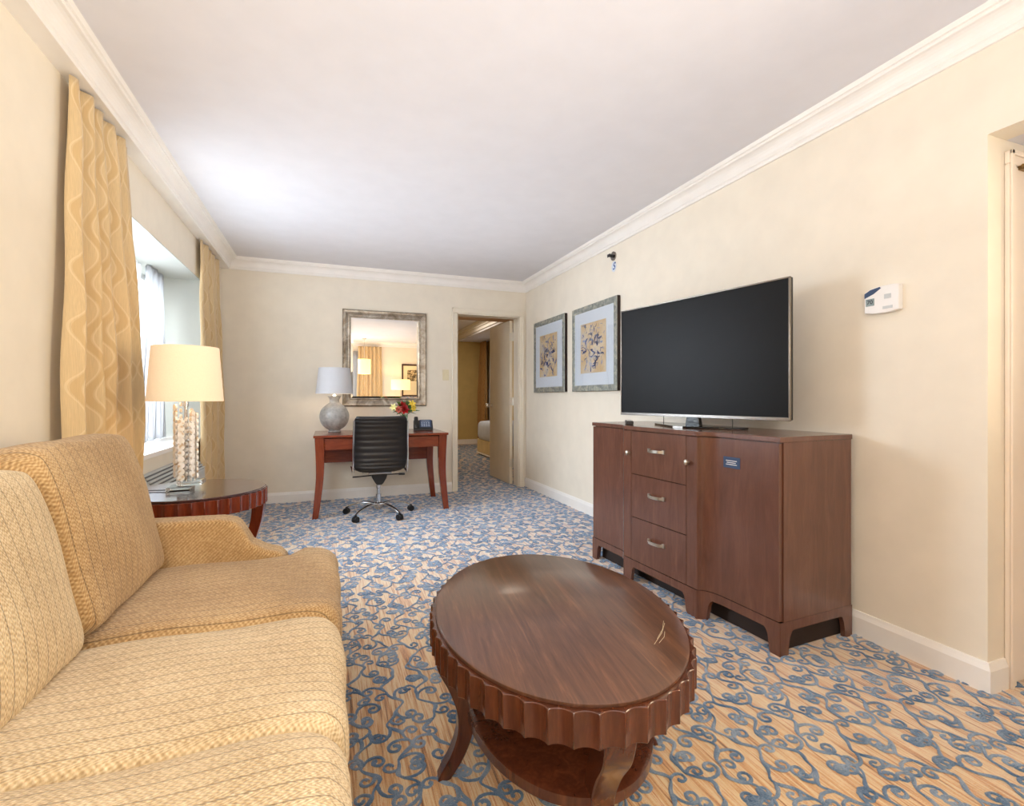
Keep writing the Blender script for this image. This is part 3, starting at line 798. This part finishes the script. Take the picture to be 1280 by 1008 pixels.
bm=bmesh.new(); box(bm,-.10,.10,-.17,-.02,.408,.425); box(bm,-.15,.15,-.03,.03,.405,.425); obj('seat_bracket',bm,M['chrome'],oc,bevel=.004)
bm=bmesh.new(); prism(bm,[(-.075,.405),(.075,.405),(.062,.36),(.035,.315),(.02,.30),(-.02,.30),(-.035,.315),(-.062,.36)],-.11,.06,fn=lambda a,b_,c:(a,c,b_)); obj('tilt_mechanism',bm,M['black'],oc,bevel=.008,seg=3)
bm=bmesh.new(); tube(bm,[(.05,-.05,.385),(.17,-.06,.388),(.20,-.06,.386)],.0055,8); tube(bm,[(.18,-.06,.387),(.235,-.06,.384)],.011,8); obj('lever',bm,M['black'],oc,smooth=True)
bm=bmesh.new(); tube(bm,[(-.05,-.05,.385),(-.17,-.06,.380),(-.235,-.06,.378)],.0065,8); obj('lever',bm,M['black'],oc,smooth=True)
bm=bmesh.new(); lathe(bm,[(.014,.30),(.014,.20),(.024,.20),(.024,.10)],20); lathe(bm,[(.022,.30),(.020,.255),(.014,.25)],16); obj('gas_column',bm,M['chrome'],oc,smooth=True)
bm=bmesh.new(); lathe(bm,[(.02,.055),(.036,.075),(.038,.115),(.026,.125)],20); obj('base_hub',bm,M['chrome'],oc,smooth=True)
for k in range(5):
    a=R((152,227,300,12,84)[k]); c,s=math.cos(a),math.sin(a)
    bm=bmesh.new(); tube(bm,smoothpts([(.02*c,.02*s,.105),(.12*c,.12*s,.118),(.24*c,.24*s,.098),(.315*c,.315*s,.068)],6),[.018-.0004*i for i in range(19)],10,flat=.6)
    lg=obj('star_leg',bm,M['chrome'],oc,smooth=True)
    bm=bmesh.new(); ax=Vector((-s,c,0)); ctr=Vector((.318*c,.318*s,.028))
    disc(bm,ctr+ax*.013,ax,.028,.018,18); disc(bm,ctr-ax*.013,ax,.028,.018,18); tube(bm,[ctr,ctr+Vector((0,0,.04))],.008,8)
    box(bm,ctr.x-.012,ctr.x+.012,ctr.y-.012,ctr.y+.012,.03,.062)
    obj('caster',bm,M['black'],lg,smooth=True)

# ------------------------------------------------------------------ wall mirror
mr=thing('wall_mirror','large mirror in antique silver frame on the wall above the desk','mirror',(.604,YB,1.543))
hw,hh=.458,.532
def pframe(parent,hw,hh,prof,mat,name,axis='y',sgn=-1):
    """prof: (inset, depth) points outer->inner, mitred; depth away from the wall"""
    bm=bmesh.new(); rings=[]
    for ins,dp in prof:
        r=[]
        for a,b_ in ((-1,-1),(1,-1),(1,1),(-1,1)):
            u,v=a*(hw-ins),b_*(hh-ins)
            r.append(bm.verts.new((u,sgn*dp,v) if axis=='y' else (sgn*dp,u,v)))
        rings.append(r)
    for i,(a,b_) in enumerate(zip(rings,rings[1:])):
        for k in range(4): bm.faces.new((a[k],a[(k+1)%4],b_[(k+1)%4],b_[k])).material_index=(1 if i==0 and isinstance(mat,list) else 0)
    return obj(name,bm,mat,parent)
pframe(mr,hw,hh,[(0,0.001),(0,.022),(.012,.03),(.030,.028),(.060,.018),(.072,.018),(.080,.024),(.088,.022),(.090,.008)],M['frame_silver'],'mirror_frame')
bm=bmesh.new(); 
ow,oh=hw-.088,hh-.088; r0=[(-ow,-oh),(ow,-oh),(ow,oh),(-ow,oh)]; iw,ih=ow-.022,oh-.022; r1=[(-iw,-ih),(iw,-ih),(iw,ih),(-iw,ih)]
va=[bm.verts.new((a,-.010,b_)) for a,b_ in r0]; vb=[bm.verts.new((a,-.0125,b_)) for a,b_ in r1]
for k in range(4): bm.faces.new((va[k],va[(k+1)%4],vb[(k+1)%4],vb[k]))
bm.faces.new(vb); obj('mirror_glass',bm,M['mirror'],mr)

# framed prints on the right wall
def art_bm(hw,hh,seed):
    bm=bmesh.new(); rd=random.Random(seed); x=-.0115
    v=[bm.verts.new((-.010,a*hw,b_*hh)) for a,b_ in ((-1,-1),(1,-1),(1,1),(-1,1))]; bm.faces.new(v)
    def stroke(y,z,th,L,w,mi,cv):
        prev=None; n=6
        for i in range(n+1):
            t=i/n; th+=cv/n; y+=math.cos(th)*L/n; z+=math.sin(th)*L/n; ww=w*math.sin(PI*(.1+.85*t))
            if abs(y)>hw*.97 or abs(z)>hh*.97: break
            c=(bm.verts.new((x,y-math.sin(th)*ww,z+math.cos(th)*ww)),bm.verts.new((x,y+math.sin(th)*ww,z-math.cos(th)*ww)))
            if prev: f=bm.faces.new((prev[0],prev[1],c[1],c[0])); f.material_index=mi
            prev=c
    # blossoms: radiating petals; stems between
    for (cy,cz,r,n,mi) in ((.35,.55,.09,16,2),(-.25,-.05,.08,22,1),(.40,-.10,.07,12,2),(-.2,.35,.06,10,2),(.35,-.68,.07,12,1),(-.45,-.45,.06,8,2),(.55,.15,.05,8,2),(-.6,.4,.04,6,2)):
        for k in range(n):
            a=rd.uniform(0,2*PI); q=rd.uniform(.1,.9)*r
            stroke(cy*hw+math.cos(a)*q,cz*hh+math.sin(a)*q*1.3,a+rd.uniform(-.6,.6),rd.uniform(.03,.09),rd.uniform(.003,.010),mi if rd.random()<.7 else 3-mi,rd.uniform(-2,2))
    for k in range(70):
        stroke(rd.uniform(-.9,.9)*hw,rd.uniform(-.9,.9)*hh,rd.uniform(0,2*PI),rd.uniform(.02,.06),rd.uniform(.0015,.004),rd.choice((1,2,2)),rd.uniform(-3,3))
    for f in bm.faces: pass
    return bm
def picture(yc,zc,hw,hh,label,seed):
    t=thing('framed_print',label,'picture',(XR,yc,zc),0,'framed floral prints on the right wall')
    obj('backing',B(-.030,-.0005,-hw+.003,hw-.003,-hh+.003,hh-.003),M['backing'],t)
    t2=bmesh.new()
    fr=pframe(t,hw,hh,[(0,.004),(0,.034),(.004,.038),(.048,.038),(.056,.034),(.060,.031)],[M['frame_green'],M['backing']],'frame','x')
    obj('mat_board',B(-.034,-.0305,-hw+.055,hw-.055,-hh+.055,hh-.055),M['matboard'],t)
    a=obj('artwork',art_bm(hw*.57,hh*.58,seed),[M['art'],M['blueink'],M['paleink']],t,loc=(-.026,0,0))
    obj('glass',B(-.0388,-.0382,-hw+.055,hw-.055,-hh+.055,hh-.055),M['pane'],t)
picture(4.945,1.572,.400,.405,'smaller looking blue floral print nearest the bedroom doorway',11)
picture(3.968,1.567,.405,.402,'blue floral print hung beside the television',12)

# switch
sw=thing('light_switch','ivory light switch plate on the wall left of the doorway','switch',(1.292,YB,1.372))
obj('plate',B(-.037,.037,-.008,-.0005,-.062,.062),M['ivory'],sw,bevel=.003); obj('rocker',B(-.016,.016,-.012,-.007,-.032,.032),M['ivory'],sw,bevel=.002)
# sprinkler and tag
sp=thing('sprinkler_head','small dark sidewall sprinkler head high on the right wall','sprinkler',(XR,3.665,2.325))
bm=bmesh.new(); tube(bm,[(-.001,0,0),(-.012,0,0)],.038,24); obj('escutcheon',bm,M['silver'],sp,smooth=True)
bm=bmesh.new(); tube(bm,[(-.012,0,0),(-.045,0,0)],.013,12); box(bm,-.055,-.05,-.022,.022,-.012,.012); obj('nozzle',bm,M['black'],sp)
tgp=bmesh.new(); tube(tgp,[(-.001,0,0),(-.003,0,0)],.036,28)
for v in tgp.verts: v.co.z*=1.25
o=obj('wall_sticker',tgp,M['matboard'],None,loc=(XR,3.665,2.235)); tag(o,'small oval white sticker with blue S mark below the sprinkler','sticker')
def text(s,size,mat,parent,loc,rot,name='mark',shear=0,align='CENTER'):
    cu=bpy.data.curves.new(name,'FONT'); cu.body=s; cu.size=size; cu.align_x=align; cu.align_y='CENTER'; cu.extrude=.0003; cu.shear=shear
    cu.offset=size*.012
    t=bpy.data.objects.new(name,cu); C.objects.link(t); t.data.materials.append(mat); bpy.context.view_layer.update(); me=bpy.data.meshes.new_from_object(t.evaluated_get(bpy.context.evaluated_depsgraph_get())); bpy.data.objects.remove(t)
    me.materials.clear(); me.materials.append(mat); t=bpy.data.objects.new(name,me); C.objects.link(t)
    t.parent=parent; t.location=loc; t.rotation_euler=rot; return t
text('S',.085,M['blueink'],o,(-.0035,0,0),(R(90),0,R(-90)),shear=.3)

# thermostat
th=thing('thermostat','white wall thermostat with small screen on the right wall','thermostat',(XR,1.460,1.535))
bm=bmesh.new(); prism(bm,[(-.072,-.052),(-.03,-.060),(.03,-.060),(.072,-.052),(.072,.040),(.045,.054),(0,.060),(-.05,.060),(-.072,.055)],.001,.030,fn=lambda a,b_,c:(-c,a,b_)); obj('case',bm,M['white_pl'],th,bevel=.004,seg=3)
bm=bmesh.new(); prism(bm,[(.070,.015),(.070,.036),(.045,.049),(.005,.056),(.0,.050),(.03,.030)],.0302,.032,fn=lambda a,b_,c:(-c,a,b_)); obj('swoosh',bm,M['navy'],th)
sc=obj('display',B(-.032,-.0302,.028,.064,-.022,.010),M['lcd'],th)
text('70',.026,M['black'],sc,(-.0325,.046,-.006),(R(90),0,R(-90)),'digits')
obj('sensor_grille',B(-.0315,-.0302,-.042,-.014,.000,.020),M['grey'],th)
bm=bmesh.new(); box(bm,-.032,-.0302,-.048,-.008,-.044,-.032); obj('button',bm,M['grey'],th)

# ------------------------------------------------------------------ dresser
DA=math.atan2(.998,-.0586)
DH=.934
ds=thing('dresser','dark walnut sideboard cabinet with three drawers and curved front doors','dresser',(1.797,1.557,0),DA)
DL,DD,PR=1.434,.478,.052
def plan(s):
    e=min(s,DL-s)
    if e<.30: return 0
    if e>.415: return PR
    t=(e-.30)/.115; return PR*(1-math.sqrt(max(0,1-t*t)))*1.0 if t<1 else PR
def front(s0,s1,off=0,n=90):
    pts=[]
    for i in range(n+1):
        s=s0+(s1-s0)*i/n; pts.append((s,plan(s)+off))
    return pts
def planprism(s0,s1,back,z0,z1,off=0,ext=0):
    pts=front(s0,s1,off); pts=[(a,b_) for a,b_ in pts]; 
    if ext: pts[0]=(pts[0][0]-ext,pts[0][1]); pts[-1]=(pts[-1][0]+ext,pts[-1][1])
    poly=pts+[(pts[-1][0],back),(pts[0][0],back)]
    return prism(bmesh.new(),poly,z0,z1)
obj('cabinet_body',planprism(0,DL,-DD+.004,.143,DH-.024,-.022),M['walnut'],ds)
obj('cabinet_top',planprism(0,DL,-DD,DH-.024,DH,.004,.004),M['walnut'],ds,bevel=.003)
# plinth: rail with arched cut-outs
def rail(s0,s1,off,n=44,leg=.055,zt=.143,za=.102):
    bm=bmesh.new(); rows=[]
    for i in range(n+1):
        s=s0+(s1-s0)*i/n; e=min(s-s0,s1-s)
        z=0 if e<leg else min(za,za*math.sqrt(max(0,1-(1-min(1,(e-leg)/.03))**2)))
        rows.append([bm.verts.new((s,plan(s)+off-d_,zz)) for d_ in (0,.022) for zz in (z,zt)])
    for a,b_ in zip(rows,rows[1:]):
        for q in ((0,1),(1,3),(3,2),(2,0)): bm.faces.new((a[q[0]],a[q[1]],b_[q[1]],b_[q[0]]))
    bm.faces.new([rows[0][k] for k in (0,1,3,2)]); bm.faces.new([rows[-1][k] for k in (0,1,3,2)]); return bm
obj('plinth_rail',rail(0,.44,.002,leg=.05),M['walnut'],ds); obj('plinth_rail',rail(.44,DL-.44,.003,leg=.05),M['walnut'],ds); obj('plinth_rail',rail(DL-.44,DL,.002,leg=.05),M['walnut'],ds)
def siderail(sx):
    pts=[(0,0),(-.05,0)]+[(-.05-.03*(1-math.cos(a)),.102*math.sin(a)) for a in [R(x) for x in (20,45,70,90)]]
    L=-DD; pts+=[(L+.05+.03*(1-math.cos(a)),.102*math.sin(a)) for a in [R(x) for x in (90,70,45,20)]]+[(L+.05,0),(L,0),(L,.143),(0,.143)]
    return prism(bmesh.new(),pts,sx,sx+.022,fn=lambda a,b_,c:(c,a,b_))
obj('side_rail',siderail(-.002),M['walnut'],ds); obj('side_rail',siderail(DL-.020),M['walnut'],ds)
obj('plinth_dark_fill',B(.03,DL-.03,-DD+.03,-.06,.004,.142),M['backing'],ds)  # dark box added so the space behind the plinth arches stays dark
def knob(parent,s,z,p):
    bm=bmesh.new(); tube(bm,[(s,p,z),(s,p+.012,z)],.006,10)
    tube(bm,[(s,p+.010,z),(s,p+.014,z),(s,p+.022,z),(s,p+.026,z)],[.009,.014,.014,.008],16); obj('knob',bm,M['nickel'],parent,smooth=True)
def panel(name,s0,s1,z0,z1):
    poly=front(s0,s1,0); back=front(s0,s1,-.0215)[::-1]
    return obj(name,prism(bmesh.new(),poly+back,z0,z1),M['walnut'],ds)
for z in (0,): pass
zt,zb=DH-.028,.146
dA=panel('door',.006,.490,zb,zt); dB=panel('door',DL-.490,DL-.006,zb,zt)
knob(dA,.475,.775,PR); knob(dB,DL-.475,.775,PR)
s0,s1=.494,DL-.494; hs=(zt-zb-.008)/3
for k in range(3):
    a=zb+k*(hs+.004); dr=panel('drawer',s0,s1,a,a+hs)
    bm=bmesh.new(); zc=a+hs*.60; c=(s0+s1)/2
    for sg in (-1,1): box(bm,c+sg*.058-.010,c+sg*.058+.010,PR,PR+.008,zc-.010,zc+.010)
    P=smoothpts([(c-.058,PR+.006,zc),(c-.040,PR+.024,zc),(c,PR+.030,zc),(c+.040,PR+.024,zc),(c+.058,PR+.006,zc)],5)
    for a_,b_ in zip(P,P[1:]):
        vs_=[bm.verts.new((p.x,p.y+dy,p.z+dz_)) for p in (a_,b_) for dy in (-.002,.002) for dz_ in (-.008,.008)]
        for f in ((0,1,3,2),(4,6,7,5),(0,4,5,1),(2,3,7,6),(0,2,6,4),(1,5,7,3)): bm.faces.new([vs_[i] for i in f])
    obj('handle',bm,M['nickel'],dr)
st=obj('sticker',B(.205,.30,.0005,.0018,.770,.822),M['navy'],ds); st['label']='small blue sticker with white lines'
bm=bmesh.new()
for i,(a,b_) in enumerate(((.222,.285),(.228,.280),(.222,.285))): box(bm,a,b_,.0019,.0024,.806-i*.009-.003,.806-i*.009)
obj('lettering',bm,M['white_pl'],st)
for k in range(4): pass

# ------------------------------------------------------------------ television
tv=thing('television','large flat black television on a slim stand on the walnut cabinet','television',(1.938,2.262,DH),math.atan2(.98,-.2))
tw,t0,t1=.556,.060,.742
obj('tv_back',B(-tw,tw,-.022,.0,t0,t1),M['black'],tv,bevel=.004)
bm=bmesh.new(); b_=.007
box(bm,-tw-.001,tw+.001,-.004,.010,t0-.003,t0+.014); box(bm,-tw-.001,tw+.001,-.004,.009,t1-b_,t1+.001); box(bm,-tw-.001,-tw+b_,-.004,.009,t0,t1); box(bm,tw-b_,tw+.001,-.004,.009,t0,t1)
obj('bezel',bm,M['silver'],tv,bevel=.0015)
obj('screen',B(-tw+.006,tw-.006,.0005,.006,t0+.012,t1-.006),M['screen'],tv)
bm=bmesh.new(); prism(bm,[(-.05,.006),(.05,.006),(.038,.075),(-.038,.075)],-.03,-.002,fn=lambda a,b2,c:(a,c,b2)); obj('stand_neck',bm,M['blackgloss'],tv,bevel=.004)
bm=bmesh.new(); prism(bm,[(-.31,-.055),(-.29,-.03),(-.15,.05),(-.03,.115),(.03,.115),(.15,.05),(.29,-.03),(.31,-.055),(.28,-.065),(.12,-.02),(-.12,-.02),(-.28,-.065)],.001,.011); obj('stand_base',bm,M['blackgloss'],tv,bevel=.003)
bm=bmesh.new(); prism(bm,[(-.031,.116),(.031,.116),(.29,-.028),(.31,-.054),(.312,-.050),(.293,-.023),(.033,.122),(-.033,.122)],.001,.011); obj('stand_trim',bm,M['silver'],tv)
for x in (.22,-.24):
    bm=bmesh.new(); tube(bm,[(x,-.02,.003),(x,-.02,.07)],.002,6); obj('cable',bm,M['black'],tv)
rm=thing('remote_control','black remote control lying on the cabinet by the television stand','remote',(1.80,2.68,DH),R(60))
bm=bmesh.new(); box(bm,-.085,.085,-.022,.022,.0,.024); obj('case',bm,M['black'],rm,bevel=.007,seg=3)
bm=bmesh.new()
for i in range(7):
    for j in range(3): box(bm,-.07+.02*i,-.058+.02*i,-.014+.011*j,-.007+.011*j,.0235,.026)
obj('buttons',bm,M['grey'],rm)

# ------------------------------------------------------------------ behind the camera (seen in the mirror)
w=sempty('window_2')
bm=bmesh.new(); 
for a,b_ in ((RX0,RX0+.04),(RX1-.04,RX1)): box(bm,a,b_,YF-.08,YF-.04,RZ0,RZ1)
box(bm,RX0,RX1,YF-.08,YF-.04,RZ0,RZ0+.04); box(bm,RX0,RX1,YF-.08,YF-.04,RZ1-.04,RZ1); obj('window_frame',bm,M['trim'],w)
obj('window_glass',B(RX0+.03,RX1-.03,YF-.062,YF-.058,RZ0+.03,RZ1-.03),M['pane'],w)
o=drape('sheer_curtain',(RX0,.72),(RX0,.72),.05,2.28,(YF+.035,YF+.035),(.01,.015),9,M['sheer'],along='x',seed=21,nz=16)
tag(o,'white sheer over the window seen in the mirror','curtain')
o=drape('window_drape',(.70,1.27),(.66,1.30),.03,CL-.01,(YF+.10,YF+.10),(.035,.045),6,M['drape'],along='x',seed=22,full=2)
tag(o,'gold drape reflected in the mirror beside a lit hanging lamp','curtain')
pl=thing('pendant_lamp','lit cream drum lamp hanging from the ceiling, seen in the mirror','lamp',(.81,-.9,0))
bm=bmesh.new(); lathe(bm,[(.05,ZC-.02),(.05,ZC-.001)],20); obj('canopy',bm,M['nickel'],pl)
bm=bmesh.new(); lathe(bm,[(.005,1.98),(.005,ZC-.02)],8); lathe(bm,[(.004,1.30),(.004,1.75)],8); obj('rod',bm,M['nickel'],pl)
drum(.145,.145,1.68,2.03,M['shade_lit'],pl)
fl=thing('floor_lamp','lit floor lamp with cream drum shade, seen in the mirror','lamp',(1.69,-1.1,0))
bm=bmesh.new(); lathe(bm,[(.13,0),(.13,.015),(.02,.03)],28); obj('base',bm,M['nickel'],fl)
bm=bmesh.new(); lathe(bm,[(.010,.02),(.010,1.38)],10); obj('pole',bm,M['nickel'],fl)
drum(.23,.23,1.31,1.56,M['shade_lit'],fl)
pc=thing('framed_picture','dark framed picture on the rear wall, seen in the mirror','picture',(2.03,YF,1.565))
pframe(pc,.20+.04,.42,[(0,.001),(0,.03),(.035,.03),(.04,.015)],M['dark_frame'],'frame','y',1)
obj('mat_board',B(-.205,.205,.005,.012,-.385,.385),M['ivory'],pc)
bm=bmesh.new(); prism(bm,[(-.10,-.02),(.17,-.02),(.17,.27),(-.10,.27)],.0125,.0135,fn=lambda a,b2,c:(a,c,b2)); obj('artwork',bm,mk_frame('ink_art',[(.42,(60,52,40)),(.5,(160,140,100)),(.6,(220,206,170))],.7,0,16),pc)

# ------------------------------------------------------------------ bedroom beyond the door
BX1,BY1=3.60,11.5
bm=bmesh.new(); box(bm,1.1,BX1+.1,BY1,BY1+.1,0,2.7); struct('wall_bedroom_back',bm,M['wall2'])
struct('wall_bedroom_left',B(1.0,1.1,YB+.16,BY1,0,2.7),M['wall2'])
bm=bmesh.new(); box(bm,BX1,BX1+.1,YB+.16,9.7,0,2.7); box(bm,BX1,BX1+.1,9.7,11.0,0,.8); box(bm,BX1,BX1+.1,9.7,11.0,2.2,2.7); box(bm,BX1,BX1+.1,11.0,BY1,0,2.7)
struct('wall_bedroom_right',bm,M['wall2'])
struct('wall_bedroom_front',B(XR+.1,BX1,YB+.06,YB+.16,0,2.7),M['wall2'])
struct('ceiling_bedroom',B(1.0,BX1+.1,YB+.16,BY1,2.66,2.72),M['ceil'])
struct('ceiling_hall',B(1.1,BX1,YB+.16,6.83,2.22,2.30),plain('hall_ceiling_paint',(226,196,168),.8))
bm=bmesh.new(); box(bm,2.93,BX1,6.83,BY1,2.46,2.66); struct('trim_6',bm,M['ceil'])
bm=bmesh.new(); box(bm,2.90,2.93,6.83,BY1,2.50,2.56); box(bm,2.87,2.93,6.83,BY1,2.56,2.60); box(bm,2.83,2.93,6.83,BY1,2.60,2.66); struct('trim_7',bm,M['trim'])
struct('baseboard_bedroom',B(1.1,BX1,BY1-.015,BY1,0,.11),M['trim'])
o=drape('bedroom_drape',(11.02,11.44),(11.0,11.45),.03,2.45,(3.47,3.45),(.03,.06),4,M['drape2'],seed=31,full=2,nz=24)
tag(o,'brown gold drape in the bedroom seen through the doorway','curtain')
w=sempty('window_3'); obj('window_glass',B(BX1+.05,BX1+.054,9.7,11.0,.8,2.2),M['pane'],w)
bm=bmesh.new(); box(bm,BX1+.03,BX1+.07,9.7,9.75,.8,2.2); box(bm,BX1+.03,BX1+.07,10.95,11.0,.8,2.2); box(bm,BX1+.03,BX1+.07,9.7,11.0,2.15,2.2); box(bm,BX1+.03,BX1+.07,9.7,11.0,.8,.85); obj('window_frame',bm,M['trim'],w)
o=drape('sheer_curtain',(9.7,11.0),(9.7,11.0),.03,2.30,(3.56,3.55),(.01,.02),10,M['sheer'],seed=33,nz=10); tag(o,'pale sheer in the bedroom beyond the open door','curtain')
bd=thing('bed','bed with white bedding and cream skirted base, seen through the doorway','bed',(3.11,8.42,0))
bm=cushion_bm((0,0,.48),(.39,.93,.185),(9,9,5),0,0,n=10); obj('mattress',bm,M['bedding'],bd,smooth=True,angle=180)
bm=bmesh.new(); box(bm,-.36,.36,-.90,.90,.05,.31); obj('bed_base',bm,M['bedbase'],bd,bevel=.02,seg=3)
bm=bmesh.new(); box(bm,-.37,.37,-.91,.91,.03,.05); obj('base_piping',bm,M['trim'],bd)
for a,b_ in ((-.3,-.8),(.3,-.8),(-.3,.8),(.3,.8)): obj('foot',lathe(bmesh.new(),[(.02,0),(.02,.04)],10,(a,b_,0)),M['black'],bd)

# ------------------------------------------------------------------ lights
def light(kind,name,loc,energy,color,size=None,rot=None,sy=None,radius=.05):
    l=bpy.data.lights.new(name,kind); l.energy=energy; l.color=color
    if kind=='AREA':
        l.shape='RECTANGLE'; l.size=size; l.size_y=sy or size
    else: l.shadow_soft_size=radius
    o=bpy.data.objects.new(name,l); C.objects.link(o); o.location=loc
    if rot: o.rotation_euler=rot
    return o
def aim(o,t): o.rotation_euler=(Vector(t)-o.location).to_track_quat('-Z','Y').to_euler()
o=light('AREA','window_daylight',(-2.05,3.8,2.15),290,(.78,.89,1.0),2.3,sy=1.7); aim(o,(1.3,3.1,.35)); o.data.spread=R(105); o.data.specular_factor=.12
o=light('AREA','room_fill',(-.35,-1.25,2.0),28,(1,.93,.84),.9,sy=.9); aim(o,(.9,4.0,1.0))
o=light('AREA','nook_fill',(2.75,.10,1.5),14,(1,.82,.56),.8,sy=1.0); aim(o,(-1,1.7,1.6)); o.data.spread=R(85)  # added warm fill from the right, no lamp in the nook
o=light('AREA','bounce_fill',(.7,-.5,.85),24,(.80,.89,1),1.8,sy=1.4); o.rotation_euler=(R(180),0,0)
o=light('AREA','ceiling_bounce',(.68,2.7,1.75),13,(.90,.94,1),2.4,sy=4.6); o.rotation_euler=(R(180),0,0)
light('POINT','crystal_lamp_bulb',(-.645,2.765,ZE+.54),3.5,(1,.80,.56),radius=.04)
light('POINT','desk_lamp_bulb',(.06,5.28,dz+.40),2.2,(1,.74,.48),radius=.03)
light('POINT','pendant_bulb',(.81,-.9,1.85),6,(1,.76,.48),radius=.05)
light('POINT','floor_lamp_bulb',(1.69,-1.1,1.44),7,(1,.76,.48),radius=.05)
light('POINT','near_sofa_lamp',(-.60,-.45,1.30),8,(1,.76,.46),radius=.12)
light('AREA','bedroom_fill',(2.1,9.2,2.6),20,(1,.86,.70),1.3,rot=(0,0,0)).data.specular_factor=0  # added area light without a fixture, brightens the bedroom
W=bpy.data.worlds.new('sky'); S.world=W; W.use_nodes=True
bg=W.node_tree.nodes['Background']; bg.inputs[0].default_value=(.80,.90,1,1); bg.inputs[1].default_value=2.2

# ------------------------------------------------------------------ camera
cam=bpy.data.cameras.new('camera'); co=bpy.data.objects.new('camera',cam); C.objects.link(co)
cam.sensor_width=36; cam.lens=36*615/1280; cam.shift_y=-(504-498)/1280*1.0
co.location=(0,0,1.1); co.rotation_euler=(R(90),0,R(-20.5)); cam.clip_start=.02
S.camera=co
S.view_settings.view_transform='Standard'; S.view_settings.look='None'; S.view_settings.exposure=.25; S.view_settings.gamma=1
S.cycles.max_bounces=10; S.cycles.diffuse_bounces=5; S.cycles.use_denoising=True; S.cycles.sample_clamp_indirect=6; S.cycles.transparent_max_bounces=16
